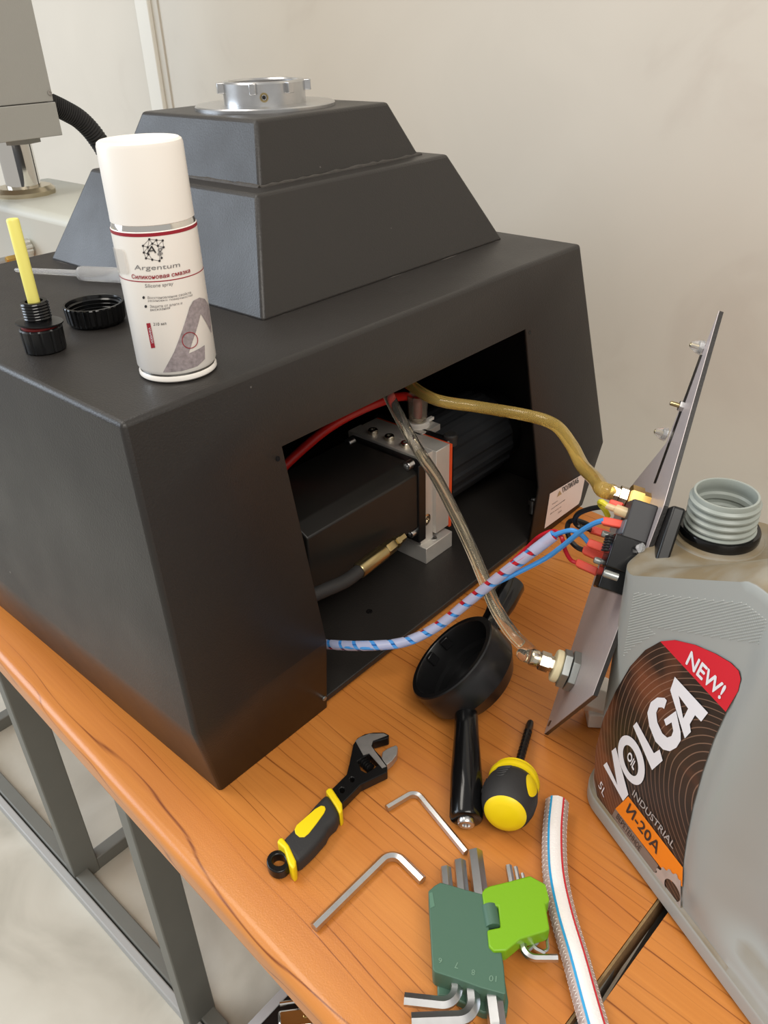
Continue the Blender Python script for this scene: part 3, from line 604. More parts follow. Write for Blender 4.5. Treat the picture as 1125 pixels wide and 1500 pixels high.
def rrect(e, cnt=44):
    pts = []; r = rc
    cs = [(u1 - r, n1 - r, 0), (u0 + r, n1 - r, 90), (u0 + r, n0 + r, 180), (u1 - r, n0 + r, 270)]
    for (cx, cy, a0) in cs:
        for k in range(13):
            a = math.radians(a0 + 90 * k / 12); pts.append((cx + (r + e) * math.cos(a), cy + (r + e) * math.sin(a)))
    # subdivide straight runs
    out = []
    for i, p in enumerate(pts):
        q = pts[(i + 1) % len(pts)]; d = math.hypot(q[0] - p[0], q[1] - p[1]); c = max(1, int(d / 0.005))
        for k in range(c): out.append((lerp(p[0], q[0], k / c), lerp(p[1], q[1], k / c)))
    return out
base_r = rrect(0)
def zr(u):
    if u > -0.0724: return min(0.264, 0.213 + 0.62 * (u + 0.0724))
    return 0.213 - 0.25 * (-0.0724 - u)
def ub(z):                                  # right border of the label field
    pts = [(0.0, 0.026), (0.02, 0.0215), (0.0545, 0.0141), (0.09, 0.0113), (0.139, 0.013), (0.185, 0.0166), (0.2135, 0.0193), (0.3, 0.03)]
    for (a, x), (b, y) in zip(pts, pts[1:]):
        if a <= z <= b: return lerp(x, y, (z - a) / (b - a))
    return 0.03
sm = lambda x: max(0.0, min(1.0, x)) ** 2 * (3 - 2 * max(0.0, min(1.0, x)))
rings = []
zl = [0.0, 0.003, 0.010, 0.013, 0.017, 0.021]
for z, e in ((0.0, -0.004), (0.0015, -0.001), (0.005, 0.0028), (0.0145, 0.0028), (0.017, 0.0022), (0.019, 0.0)):
    sc_ = rrect(e); rings.append([cw(u, nn, z) for u, nn in sc_])
K = 40
for k in range(1, K + 1):
    t = k / K; ring = []
    for (u, nn) in base_r:
        z = 0.019 + (zr(u) - 0.019) * t; x = nn
        if nn > -0.012:                       # front face: swelling and hand recess right of the label
            d = u - ub(z) - 0.002
            if d > 0: x += (0.0035 * sm(d / 0.006) - 0.016 * sm((d - 0.010) / 0.04)) * sm((z - 0.02) / 0.03) * sm((zr(u) - z) / 0.03)
        ring.append(cw(u, x, z))
    rings.append(ring)
cen_u, cen_n = 0.02, -0.0575
for ins, dz in ((0.015, 0.0012), (0.05, 0.0026), (0.14, 0.006), (0.26, 0.009), (0.4, 0.011), (0.55, 0.0125), (0.7, 0.0125), (0.85, 0.0125), (0.97, 0.0125)):
    ring = []
    for (u, nn) in base_r:
        uu = lerp(u, cen_u, ins); n_ = lerp(nn, cen_n, ins)
        dn = math.hypot(uu - NU, n_ - NN); z = zr(lerp(u, uu, 0.6)) + dz
        z = lerp(0.2172, z, sm((dn - 0.026) / 0.04)) if True else z
        ring.append(cw(uu, n_, z))
    rings.append(ring)
mb = MB(); mb.loft(rings); body5 = mb.build('canister_body', HDPE, can5, angle=40)
NECK = mat('neck_grey_plastic', (150, 156, 150), 0.36)
prof = [(0.0222, 0.212), (0.0222, 0.2235), (0.0214, 0.2262)]
for k in range(4):
    z = 0.2270 + k * 0.0050; prof += [(0.0196, z), (0.0209, z + 0.0014), (0.0209, z + 0.0024), (0.0194, z + 0.0038)]
prof += [(0.0192, 0.2480), (0.0189, 0.2488), (0.0176, 0.2488), (0.0173, 0.2480), (0.0173, 0.243), (0.0180, 0.2415), (0.0180, 0.2395), (0.0171, 0.238), (0.0171, 0.2350), (0.0180, 0.2335), (0.0180, 0.2315), (0.0171, 0.230), (0.0171, 0.227), (0.0178, 0.2255), (0.0172, 0.215), (0.0172, 0.170), (0.001, 0.168)]
mb = MB(); mb.lathe([(r, z) for r, z in prof], nc, UP, 64, cap=(False, True)); mb.build('threaded_neck', NECK, can5, angle=28)
mb = MB(); mb.lathe([(0.0215, 0.2192), (0.0238, 0.2192), (0.0243, 0.2205), (0.0243, 0.2245), (0.0236, 0.2257), (0.0215, 0.2257)], nc, UP, 56, cap=(False, False)); mb.build('tamper_ring', BLKGLOSS, can5)
mb = MB(); mb.lathe([(0.031, 0.208), (0.029, 0.2160), (0.0270, 0.2190), (0.022, 0.2195)], nc, UP, 56, cap=(False, False)); mb.build('neck_collar', HDPE, can5)
# carrying handle (mostly past the frame)
mb = MB(); mb.tube(spline([cw(-0.012, -0.0575, 0.240), cw(0.0, -0.0575, 0.292), cw(0.04, -0.0575, 0.315), cw(0.09, -0.0575, 0.312), cw(0.124, -0.0575, 0.285), cw(0.128, -0.0575, 0.24)]), 0.012, 16) if False else None
# knurled band: small diamond studs along the top and left of the label
S_CN = (lambda x, y: V(((onplane(x, y, CO, CN) - CO).dot(CU), onplane(x, y, CO, CN).z)), lambda p, l: cw(p[0], l, p[1]))
stud_v, stud_f = [], []
mb = MB()
def label_left(z):
    pts = [(0.03, -0.080), (0.0888, -0.0797), (0.135, -0.0698), (0.165, -0.056), (0.1896, -0.0385), (0.205, -0.012), (0.2135, 0.0183)]
    for (a, x), (b, y) in zip(pts, pts[1:]):
        if a <= z <= b: return lerp(x, y, (z - a) / (b - a))
    return None
pt_ = 0.0021
for i in range(0, 140):
    for j in range(0, 110):
        u = -0.0735 + i * pt_ * 0.5; z = 0.10 + j * pt_ + (i % 2) * pt_ * 0.5
        if u > 0.06 or u < -0.068: continue
        lo = 0.155 + 0.62 * (u + 0.0724) + 0.012; hi = lo + 0.020
        top_ok = lo + 0.010 < z < zr(u) - 0.012 and z > 0.19 + 0.42 * (u + 0.05)
        ll = label_left(z); left_ok = ll is not None and u < ll - 0.006 and z < 0.19
        if ll is not None and u > ll - 0.006 and z < 0.2135 + 0.0: top_ok = top_ok and z > 0.212 + 0.3 * (u)
        if not (top_ok or left_ok): continue
        h = 0.0008; w_ = pt_ * 0.30
        mb.add([cw(u - w_, 0.0, z), cw(u, 0.0, z - w_), cw(u + w_, 0.0, z), cw(u, 0.0, z + w_), cw(u, h, z)], [(0, 1, 4), (1, 2, 4), (2, 3, 4), (3, 0, 4)])
kn = mb.build('knurled_band', mat('grey_polythene_clean', (158, 160, 156), 0.36), can5, smooth=False); kn['kind'] = 'stuff'
# label
def label_mat():
    m = mat('label_art', (40, 30, 26), 0.35)
    b = m.node_tree.nodes['Principled BSDF']; tc = N(m, 'ShaderNodeTexCoord')
    n = N(m, 'ShaderNodeTexNoise'); n.inputs['Scale'].default_value = 14; n.inputs['Detail'].default_value = 3; L(m, tc.outputs['Object'], n.inputs['Vector'])
    r = ramp(m, [(0.42, lin((34, 31, 30))), (0.54, lin((50, 38, 33))), (0.66, lin((118, 70, 48)))]); L(m, n.outputs['Fac'], r.inputs[0])
    wv = N(m, 'ShaderNodeTexWave'); wv.wave_type = 'RINGS'; wv.rings_direction = 'SPHERICAL'; wv.inputs['Scale'].default_value = 95; wv.inputs['Distortion'].default_value = 2.2; wv.inputs['Detail'].default_value = 1; wv.inputs['Detail Scale'].default_value = 0.3
    mp = N(m, 'ShaderNodeMapping'); mp.inputs['Location'].default_value = (0.02, 0.03, -0.11); L(m, tc.outputs['Object'], mp.inputs['Vector']); L(m, mp.outputs[0], wv.inputs['Vector'])
    r2 = ramp(m, [(0.93, (0, 0, 0, 1)), (0.99, (0.45, 0.45, 0.45, 1))]); L(m, wv.outputs['Fac'], r2.inputs[0])
    mx = N(m, 'ShaderNodeMix'); mx.data_type = 'RGBA'; L(m, r.outputs[0], mx.inputs[6]); mx.inputs[7].default_value = lin((176, 138, 116)); L(m, r2.outputs[0], mx.inputs[0])
    L(m, mx.outputs[2], b.inputs['Base Color'])
    return m
lab = put_poly([(969, 939), (990, 937), (1020, 944), (1050, 957), (1072, 970), (1084, 982), (1087, 994), (1083, 1012), (1065, 1042), (1046, 1084), (1030, 1130), (1016, 1180), (1006, 1230), (1000, 1280), (997, 1326), (985, 1322), (960, 1288), (930, 1246), (900, 1206), (876, 1166), (871, 1140), (874, 1094), (885, 1052), (903, 1012), (924, 976), (946, 952)], S_CN, label_mat(), can5, 'label', 0.0006)
put_poly([(969, 939), (990, 937), (1020, 944), (1050, 957), (1072, 970), (1084, 982), (1087, 994), (1083, 1012), (1065, 1042)], S_CN, NEWRED, lab, 'red_corner', 0.0009)
put_text('NEW!', (1007, 971), (1057, 1023), (1015.5, 953), S_CN, PUREWHITE, lab, lift=0.0012, bold=0.01)
put_poly([(922, 1166), (1002, 1270), (1001, 1298), (985, 1290), (903, 1184)], S_CN, ORANGE, lab, 'orange_bar', 0.0009)
put_poly([(903, 1184), (966, 1267), (960, 1282), (898, 1194)], S_CN, LABELGREY, lab, 'grey_bar', 0.0009)
def Lp(x, y): return (870 + x / 3.571, 920 + y / 3.571)
def letter(poly, holes=()): put_poly([Lp(*p) for p in poly], S_CN, PUREWHITE, lab, 'letter', 0.0012, holes=[[Lp(*p) for p in h] for h in holes])
letter([(57, 712), (98, 690), (135, 805), (138, 660), (118, 622), (135, 700), (186, 872), (160, 900)]) if False else letter([(57, 715), (75, 698), (130, 818), (100, 640), (122, 622), (188, 868), (160, 902)])
def ell(cx, cy, rx, ry, rot, n=36):
    c, s_ = math.cos(rot), math.sin(rot)
    return [(cx + rx * math.cos(2 * math.pi * k / n) * c - ry * math.sin(2 * math.pi * k / n) * s_, cy + rx * math.cos(2 * math.pi * k / n) * s_ + ry * math.sin(2 * math.pi * k / n) * c) for k in range(n)]
letter(ell(204, 688, 62, 134, -0.28), [ell(200, 690, 34, 84, -0.28)])
letter([(213, 510), (232, 488), (322, 652), (352, 632), (368, 690), (312, 740), (298, 708)])
g = []
for k in range(0, 31):
    a = math.radians(-62 - 262 * k / 30); g.append((a))
G = [(378, 362), (340, 360), (306, 385), (288, 440), (298, 510), (330, 590), (370, 632), (405, 641), (440, 622), (463, 585), (462, 540), (438, 430), (375, 476), (386, 508), (415, 490), (424, 535), (414, 562), (392, 570), (366, 548), (340, 490), (334, 440), (346, 412), (366, 412), (376, 420), (390, 376)]
letter(G)
letter([(408, 322), (432, 252), (606, 440), (570, 486), (538, 452), (510, 500), (516, 540), (484, 574)], [[(452, 350), (476, 470), (502, 418)]])
put_text('OIL', Lp(180, 672), Lp(216, 740), Lp(196, 640), S_CN, PUREWHITE, lab, lift=0.0013, bold=0.015)
put_text('5L', Lp(30, 822), Lp(58, 884), Lp(44, 794), S_CN, PUREWHITE, lab, lift=0.0012)
put_text('INDUSTRIAL', Lp(207, 868), Lp(420, 1152), Lp(220, 842), S_CN, mat('light_grey_print', (176, 170, 166), 0.4), lab, lift=0.0012, bold=0.002)
put_text('И-20А', Lp(176, 956), Lp(334, 1180), Lp(196, 912), S_CN, DARKINK, lab, lift=0.0012, bold=0.006)
put_text('ВЕРЕТЕННОЕ', Lp(122, 988), Lp(244, 1166), Lp(134, 966), S_CN, DARKINK, lab, lift=0.0012)
gp = []; gcx, gcy = 408, 1360
for k in range(64):
    a = 2 * math.pi * k / 64; r = 1.0 if (k // 2) % 2 == 0 else 0.88
    c_, s_ = math.cos(0.95), math.sin(0.95); x, y = 128 * r * math.cos(a), 74 * r * math.sin(a); gp.append((gcx + x * c_ - y * s_, gcy + x * s_ + y * c_))
gp = [(min(x, 462), min(y, 1468)) for x, y in gp]
put_poly([Lp(*p) for p in gp], S_CN, mat('gear_print', (186, 182, 178), 0.35, 0.3, vary=0.3, vscale=90), lab, 'gear_picture', 0.0012, holes=[[Lp(*p) for p in ell(418, 1368, 68, 28, 1.05, 28)]])
# ------------------------------------------------------------------ things on top of the cabinet
cbp = onz(262, 541, ht); CR = 0.0262
spray = thing('spray_can', 'white silicone spray can with white cap, standing on the black cabinet', 'spray can', (cbp.x, cbp.y, ht + 0.0002))
c0 = V((cbp.x, cbp.y, ht + 0.0002))
def Cp(x, y): return (120 + x / 3.848, 180 + y / 3.848)
th0 = math.atan2(-c0.y, -c0.x)
def cyl_inv(x, y):
    r = ray(x, y); ax, ay = CAM.x - c0.x, CAM.y - c0.y
    A_ = r.x ** 2 + r.y ** 2; B_ = 2 * (ax * r.x + ay * r.y); C_ = ax * ax + ay * ay - CR * CR
    D_ = max(0, B_ * B_ - 4 * A_ * C_); t = (-B_ - math.sqrt(D_)) / (2 * A_); p = CAM + r * t
    a = math.atan2(p.y - c0.y, p.x - c0.x) - th0
    while a > math.pi: a -= 2 * math.pi
    while a < -math.pi: a += 2 * math.pi
    return V((a * CR, p.z - c0.z))
ZS = cyl_inv(224, 341)[1]; ZL = cyl_inv(235, 412)[1]
S_CY = (cyl_inv, lambda p, l: V((c0.x + (CR + l) * math.cos(th0 + p[0] / CR), c0.y + (CR + l) * math.sin(th0 + p[0] / CR), c0.z + p[1])))
mb = MB(); mb.lathe([(0.0240, 0.0), (0.0252, 0.0005), (0.0259, 0.0014), (0.0259, 0.0032), (0.0252, 0.0044)], c0, UP, 56); mb.build('bottom_rim', CANWHITE, spray)
mb = MB(); mb.lathe([(0.0250, 0.0044), (0.0250, 0.0066)], c0, UP, 56); mb.build('seam_groove', CHROME, spray)
mb = MB(); mb.lathe([(0.0252, 0.0060), (CR, 0.0080), (CR, ZS), (0.0258, ZS + 0.0005)], c0, UP, 72); cb_ = mb.build('can_body', CANWHITE, spray)
mb = MB(); mb.lathe([(0.0259, ZS), (0.0255, ZS + 0.002), (0.0248, ZS + 0.0042), (0.0240, ZS + 0.0045)], c0, UP, 56); mb.build('shoulder_ring', CHROME, spray)
mb = MB(); mb.lathe([(0.0250, ZS + 0.0036), (0.0255, ZS + 0.0040), (0.0254, 0.104), (0.0252, 0.1410), (0.0246, 0.1430), (0.0232, 0.1440), (0.0215, 0.1436), (0.010, 0.1425), (0.0015, 0.1424)], c0, UP, 64); mb.build('cap', WHITE, spray)
mb = MB(); mb.lathe([(CR + 0.00015, ZS - 0.0021), (CR + 0.00015, ZS - 0.0001)], c0, UP, 64, cap=(False, False)); mb.build('red_stripe', RED, cb_)
mb = MB(); mb.lathe([(CR + 0.00015, ZL - 0.0003), (CR + 0.00015, ZL + 0.0003)], c0, UP, 64, cap=(False, False)); mb.build('red_line', RED, cb_)
put_text('Argentum', Cp(298, 834), Cp(552, 818), Cp(296, 800), S_CY, SILVERINK, cb_, lift=0.0003)
put_text('Силиконовая смазка', Cp(284, 876), Cp(608, 842), Cp(281, 852), S_CY, RED, cb_, lift=0.0003, bold=0.002)
put_text('Silicone spray', Cp(358, 934), Cp(515, 920), Cp(356, 908), S_CY, GREYINK, cb_, lift=0.0003)
put_text('Восстановление свойств', Cp(372, 992), Cp(614, 962), Cp(371, 977), S_CY, GREYINK, cb_, lift=0.0003)
put_text('резиновых поверхностей', Cp(374, 1010), Cp(622, 978), Cp(373, 995), S_CY, GREYINK, cb_, lift=0.0003)
put_text('Защита от влаги и', Cp(385, 1044), Cp(565, 1024), Cp(383, 1026), S_CY, GREYINK, cb_, lift=0.0003)
put_text('высыхания', Cp(387, 1060), Cp(497, 1048), Cp(386, 1048), S_CY, GREYINK, cb_, lift=0.0003)
put_text('210 мл', Cp(404, 1142), Cp(475, 1138), Cp(403, 1126), S_CY, DARKINK, cb_, lift=0.0003)
put_poly([Cp(364, 1130), Cp(386, 1127), Cp(414, 1266), Cp(392, 1270)], S_CY, RED, cb_, 'red_tag', 0.0003)
put_text('НОВИНКА', Cp(406, 1238), Cp(388, 1152), Cp(394, 1240), S_CY, PUREWHITE, cb_, lift=0.0005)
for q in ((349, 984), (361, 1034)):
    put_poly([Cp(*p) for p in ell(q[0], q[1], 7, 8, 0, 14)], S_CY, DARKINK, cb_, 'bullet_dot', 0.0003)
APIC = mat('droplet_picture', (150, 140, 142), 0.4, vary=0.55, vscale=420)
put_poly([Cp(*p) for p in ((458, 1405), (520, 1290), (605, 1040), (625, 1003), (660, 985), (690, 992), (712, 1030), (722, 1100), (728, 1185), (668, 1076), (622, 1232), (600, 1300), (690, 1252), (692, 1330), (650, 1370), (560, 1398))], S_CY, APIC, cb_, 'letter_a_picture', 0.0003, cuts=2)
put_poly([Cp(*p) for p in ell(607, 1224, 45, 47, 0, 30)], S_CY, RED, cb_, 'red_circle', 0.0006, holes=[[Cp(*p) for p in ell(607, 1224, 41, 43, 0, 30)]])
put_poly([Cp(*p) for p in ((170, 700), (230, 712), (244, 730), (268, 838), (258, 852), (200, 840))], S_CY, mat('clear_tape', (222, 216, 208), 0.12, alpha=0.6), cb_, 'tape_patch', 0.0006, cuts=1)
nodes = [(380, 655), (397, 680), (345, 692), (362, 762), (397, 770), (437, 777), (455, 662), (460, 700), (449, 760), (372, 700), (420, 660), (350, 730), (376, 740), (440, 730), (428, 692)]
mbn = MB(); mbl = MB()
for x, y in nodes:
    p = [cyl_inv(*Cp(*q)) for q in ell(x, y, 6.5, 6.5, 0, 10)]; mbn.add([S_CY[1](v, 0.0004) for v in p], [tuple(range(10))])
for i in range(len(nodes)):
    for j in range(i):
        if math.hypot(nodes[i][0] - nodes[j][0], nodes[i][1] - nodes[j][1]) < 52:
            a, b = V(nodes[i]), V(nodes[j]); d = (b - a).normalized(); o = V((-d.y, d.x)) * 1.3
            mbl.add([S_CY[1](cyl_inv(*Cp(*q)), 0.0003) for q in (a - o, a + o, b + o, b - o)], [(0, 1, 2, 3)])
lg = mbn.build('molecule_logo', DARKINK, cb_, smooth=False); mbl.build('logo_bonds', GREYINK, lg, smooth=False)
put_text('A', Cp(364, 738), Cp(420, 730), Cp(366, 696), S_CY, DARKINK, lg, 'logo_letter', 0.0006)
put_text('g', Cp(426, 748), Cp(456, 742), Cp(424, 706), S_CY, SILVERINK, lg, 'logo_letter', 0.0006)
# dipstick plug
dp = onz(68, 512, ht); d0 = V((dp.x, dp.y, ht + 0.0002))
plug = thing('dipstick_plug', 'black threaded plug with tall yellow dipstick, upside down on the cabinet', 'plug', d0)
n = 72; rings = []
for h, rr in ((0.0, 0.0135), (0.001, 0.0145), (0.0165, 0.0150), (0.0175, 0.0140)):
    rings.append([d0 + V((math.cos(2 * math.pi * i / n), math.sin(2 * math.pi * i / n), 0)) * rr * (1 - (0.05 if i % 6 == 0 and 0 < h < 0.017 else 0)) + UP * h for i in range(n)])
mb = MB(); mb.loft(rings); mb.build('ribbed_cap', BLK, plug, angle=20)
mb = MB(); mb.lathe([(0.0125, 0.017), (0.0130, 0.0178), (0.0130, 0.0190), (0.0120, 0.0198)], d0, UP, 40); mb.build('red_seal', mat('dull_red_rubber', (126, 34, 34), 0.5), plug)
tl = (UP + V((0.10, -0.02, 0))).normalized()
mb = MB(); mb.lathe([(0.0150, 0.0), (0.0163, 0.0008), (0.0163, 0.0018), (0.0090, 0.0026)], d0 + UP * 0.0195, tl, 44); mb.build('flange_washer', BLK, plug)
prof = [(0.0090, 0.0)]
for k in range(6): prof += [(0.0090, 0.002 + k * 0.0020), (0.0097, 0.0028 + k * 0.0020), (0.0090, 0.0036 + k * 0.0020)]
prof += [(0.0088, 0.0145), (0.0062, 0.0145), (0.0055, 0.010)]
mb = MB(); mb.lathe(prof, d0 + UP * 0.0215, UP, 40); mb.build('thread', BLKGLOSS, plug, angle=60)
sb = d0 + UP * 0.031; stp = None
mb = MB(); mb.lathe([(0.0042, 0.0), (0.0042, 0.0600), (0.0036, 0.0610), (0.0001, 0.0612)], sb, UP, 24); mb.build('dipstick', mat('pale_yellow_plastic', (232, 222, 118), 0.4), plug)
# screw cap
cp = onz(143, 472, ht); k0 = V((cp.x, cp.y, ht + 0.0002))
n = 120; rings = []
for h, rr in ((0.0, 0.0195), (0.0012, 0.0212), (0.0035, 0.0226), (0.0150, 0.0234), (0.0158, 0.0230), (0.0158, 0.0214), (0.0140, 0.0208), (0.003, 0.0200), (0.0024, 0.001)):
    rings.append([k0 + V((math.cos(2 * math.pi * i / n), math.sin(2 * math.pi * i / n), 0)) * rr * (1 - (0.035 if i % 4 == 0 and 0.003 < h < 0.0155 and rr > 0.022 else 0)) + UP * h for i in range(n)])
mb = MB(); mb.loft(rings)
capt = thing('screw_cap', 'black ribbed screw cap lying open side up beside the spray can', 'cap', k0)
mb.build('ribbed_shell', BLKGLOSS, capt, angle=25)
mb = MB()
for k in range(3): mb.lathe([(0.0208, 0.005 + k * 0.003), (0.0196, 0.006 + k * 0.003), (0.0208, 0.007 + k * 0.003)], k0, UP, 48, cap=(False, False))
mb.build('inner_thread', BLKGLOSS, capt)
# pipette
a, b = onz(22, 395.5, ht + 0.0055), onz(190, 404, ht + 0.0068); d = (b - a).normalized(); ln = (b - a).length
kk = (onz(116, 400, ht + 0.006) - a).length
pip = thing('pipette', 'translucent plastic dropper pipette lying behind the black screw cap', 'pipette', (a.x, a.y, ht))
mb = MB(); mb.lathe([(0.0012, 0.0), (0.0018, 0.001), (0.0026, kk * 0.3), (0.0030, kk)], a, d, 16); mb.build('stem', PIPE, pip)
mb = MB(); mb.lathe([(0.0030, 0.0), (0.0062, 0.002), (0.0068, 0.006), (0.0068, ln - kk - 0.006), (0.0050, ln - kk - 0.001), (0.001, ln - kk)], a + d * kk, d, 24); mb.build('bulb', PIPE, pip)
# ------------------------------------------------------------------ tools on the table
# two-handled bowl
vw = ray(660, 961).normalized(); dp_ = RC[0] * -0.72 + RC[1] * -0.69; dp_ = (dp_ - vw * dp_.dot(vw)).normalized(); nd = (dp_ * 0.895 - vw * 0.446).normalized()
R_ = 0.0435; zz = 0.05
low = min(nd.z * h - r * math.sqrt(1 - nd.z ** 2) for r, h in ((0.0335, -0.039), (R_, -0.027), (R_, 0.0)))
rim = onz(660, 961, 0.0005 - low); R_ = 76.5 * (rim - CAM).dot(RC[2]) / FPX
cm = rim - nd * 0.020
E1 = onz(683, 1203, 0.0125); d1 = (E1 - cm).normalized()
E2 = onplane(741, 873, cm, nd); d2 = (E2 - cm).normalized()
bowl = thing('handled_bowl', 'black round plastic bowl wrench with two handles, tilted on the table', 'tool', (rim.x, rim.y, 0))
mb = MB(); mb.lathe([(0.026, -0.040), (0.034, -0.039), (R_ - 0.001, -0.028), (R_ + 0.0005, -0.026), (R_ + 0.0005, -0.008), (R_, -0.007), (R_, -0.001), (R_ - 0.001, 0.0), (R_ - 0.005, 0.0), (R_ - 0.0055, -0.001), (R_ - 0.0055, -0.022), (0.034, -0.024), (0.033, -0.030), (0.019, -0.0305), (0.018, -0.032), (0.008, -0.032), (0.0075, -0.029), (0.005, -0.029), (0.0048, -0.036), (0.0001, -0.036)], rim, nd, 72); bo = mb.build('bowl', BLK, bowl, angle=30)
for q in ((622, 962), (647, 931)):
    c = onplane(*q, rim - nd * 0.004, nd); r = (c - rim); r = (r - nd * r.dot(nd)).normalized()
    mb = MB(); mb.box(rim - nd * 0.006 + r * (R_ - 0.0068), (0.005, 0.008, 0.010), (r, nd.cross(r), nd)); mb.build('inner_lug', BLK, bo, bevel=0.0008)
def handle(d, ln, endr):
    mb = MB(); s0 = R_ - 0.004
    mb.lathe([(0.0085, s0), (0.0092, s0 + 0.004), (0.0096, s0 + 0.02), (endr, lerp(s0, ln, 0.62)), (endr + 0.0002, ln - 0.003), (endr - 0.0006, ln - 0.0012), (endr - 0.002, ln - 0.0004), (0.006, ln - 0.0004)], cm, d, 36); return mb.build('handle', BLKGLOSS, bowl)
l1 = (E1 - cm).length; h1 = handle(d1, l1, 0.0118)
e = cm + d1 * (l1 - 0.0004)
mb = MB(); mb.lathe([(0.0062, -0.001), (0.0062, 0.0025), (0.0055, 0.0035), (0.0030, 0.0035), (0.0024, 0.0012)], e, d1, 28); sw_ = mb.build('end_screw', STEEL, h1)
l2 = (E2 - cm).length + 0.016; handle(d2, max(l2, 0.08), 0.0118)
# stubby screwdriver
hc = onz(747, 1166, 0.0215); tip = onz(778, 1055, 0.0045); ad = (tip - hc).normalized(); LT = (tip - hc).length
drv = thing('stubby_screwdriver', 'stubby screwdriver with round black and yellow handle and black bit', 'screwdriver', (hc.x, hc.y, 0))
prof = []
mb = MB(); mb.lathe([(0.0148, -0.0185), (0.0172, -0.0150), (0.0192, -0.008), (0.0198, 0.0), (0.0188, 0.008), (0.0165, 0.013), (0.0145, 0.0145)], hc, ad, 48); hb = mb.build('handle', BLKSOFT, drv)
mb = MB(); mb.lathe([(0.0150, -0.0184), (0.0138, -0.0200), (0.0090, -0.0216), (0.0001, -0.0222)], hc, ad, 40); mb.build('butt_cap', YEL, drv)
mb = MB(); mb.lathe([(0.0160, 0.0125), (0.0186, 0.0135), (0.0190, 0.0165), (0.0180, 0.0185), (0.0172, 0.0190), (0.0172, 0.0215), (0.0150, 0.0240), (0.006, 0.0250)], hc, ad, 48); mb.build('collar', YEL, drv)
mb = MB(); mb.lathe([(0.0080, 0.0245), (0.0084, 0.0285), (0.0075, 0.034), (0.0048, 0.0365), (0.0040, 0.037)], hc, ad, 24); mb.build('chuck', BLKMETAL, drv)
bp2 = [(0.0034, 0.036)]
for k in range(10): bp2 += [(0.0035, 0.038 + k * (LT - 0.050) / 10), (0.0030, 0.0395 + k * (LT - 0.050) / 10)]
bp2 += [(0.0032, LT - 0.008), (0.0026, LT - 0.003), (0.0008, LT)]
mb = MB(); mb.lathe(bp2, hc, ad, 12); mb.build('bit', BLKMETAL, drv, angle=20)
# grip inserts on the ball: closed-form sphere-like surface patch
def ball_r(h):
    p = [(-0.0185, 0.0148), (-0.0150, 0.0172), (-0.008, 0.0192), (0.0, 0.0198), (0.008, 0.0188), (0.013, 0.0165), (0.0145, 0.0145)]
    for (a, x), (b_, y) in zip(p, p[1:]):
        if a <= h <= b_: return lerp(x, y, (h - a) / (b_ - a))
    return 0.0148
toc = (CAM - hc); toc = (toc - ad * toc.dot(ad)).normalized(); sid = ad.cross(toc)
def ball(phi, h, l): return hc + ad * h + (toc * math.cos(phi) + sid * math.sin(phi)) * (ball_r(h) + l)
def patch(phi0, outline, m_, nm, par, lift=0.0006):
    k = len(outline); mb = MB(); cx = sum(p[0] for p in outline) / k; cy = sum(p[1] for p in outline) / k; vv = [ball(phi0 + cx, cy, lift)]
    for r in (0.5, 1.0): vv += [ball(phi0 + lerp(cx, x, r), lerp(cy, y, r), lift if r < 0.9 else lift * 0.5) for x, y in outline]
    ff = [(0, 1 + i, 1 + (i + 1) % k) for i in range(k)] + [(1 + i, 1 + k + i, 1 + k + (i + 1) % k, 1 + (i + 1) % k) for i in range(k)]
    mb.add(vv, ff); return mb.build(nm, m_, par)
drop = [(0.30 * math.sin(2 * math.pi * k / 20) * (1.0 - 0.25 * math.cos(2 * math.pi * k / 20)), 0.0 - 0.0125 * math.cos(2 * math.pi * k / 20)) for k in range(20)]
sg = 1 if (ball(0.8, 0, 0) - CAM).dot(RC[0]) / (ball(0.8, 0, 0) - CAM).dot(RC[2]) > (ball(0, 0, 0) - CAM).dot(RC[0]) / (ball(0, 0, 0) - CAM).dot(RC[2]) else -1
patch(sg * 0.72, [(x * 1.1, y * 0.85 + 0.001) for x, y in drop], YEL, 'grip_insert', drv); patch(sg * 0.72 + math.pi, drop, YEL, 'grip_insert', drv)
for off in (-0.55, -1.75):
    for k in range(5):
        mb = MB(); h = 0.0105 - k * 0.0030; wd = 0.30 - 0.04 * k
        mb.tube([ball(sg * off + wd * (t / 8 - 0.5) * 2 * 1.0, h - 0.0012 * math.cos((t / 8 - 0.5) * math.pi), 0.0001) for t in range(9)], 0.0007, 6); mb.build('grip_rib', BLKSOFT, hb)
# adjustable wrench
def Wp(x, y, z): return onz(370 + x / 4.6875, 1050 + y / 4.6875, z)
wr = thing('adjustable_wrench', 'adjustable wrench with black and yellow rubber handle and open steel jaw', 'wrench', Wp(500, 600, 0))
zt = 0.0105; dn = (0, 0, -0.008)
hexh = lambda cx, cy, r: [Wp(cx + r * math.cos(math.radians(60 * k + 15)), cy + 1.1 * r * math.sin(math.radians(60 * k + 15)), zt) for k in range(6)]
body = [(520, 520), (590, 450), (645, 395), (664, 320), (690, 190), (720, 145), (770, 118), (830, 106), (905, 107), (938, 125), (934, 145), (880, 160), (830, 172), (822, 200), (845, 232), (880, 268), (926, 345), (926, 378), (840, 420), (740, 468), (680, 530), (620, 590), (590, 610)]
win = [(720, 305), (800, 255), (872, 320), (830, 355), (780, 385), (745, 365)]
mb = MB(); mb.holed([Wp(x, y, zt) for x, y in body], [[Wp(x, y, zt) for x, y in win], hexh(683, 430, 17), hexh(614, 503, 19)], dn); bw = mb.build('wrench_body', BLKMETAL, wr, bevel=0.0006, smooth=False)
face = [(706, 165), (735, 140), (800, 116), (900, 114), (925, 126), (826, 164), (815, 200), (842, 240), (918, 340), (890, 352), (800, 250), (760, 262)]
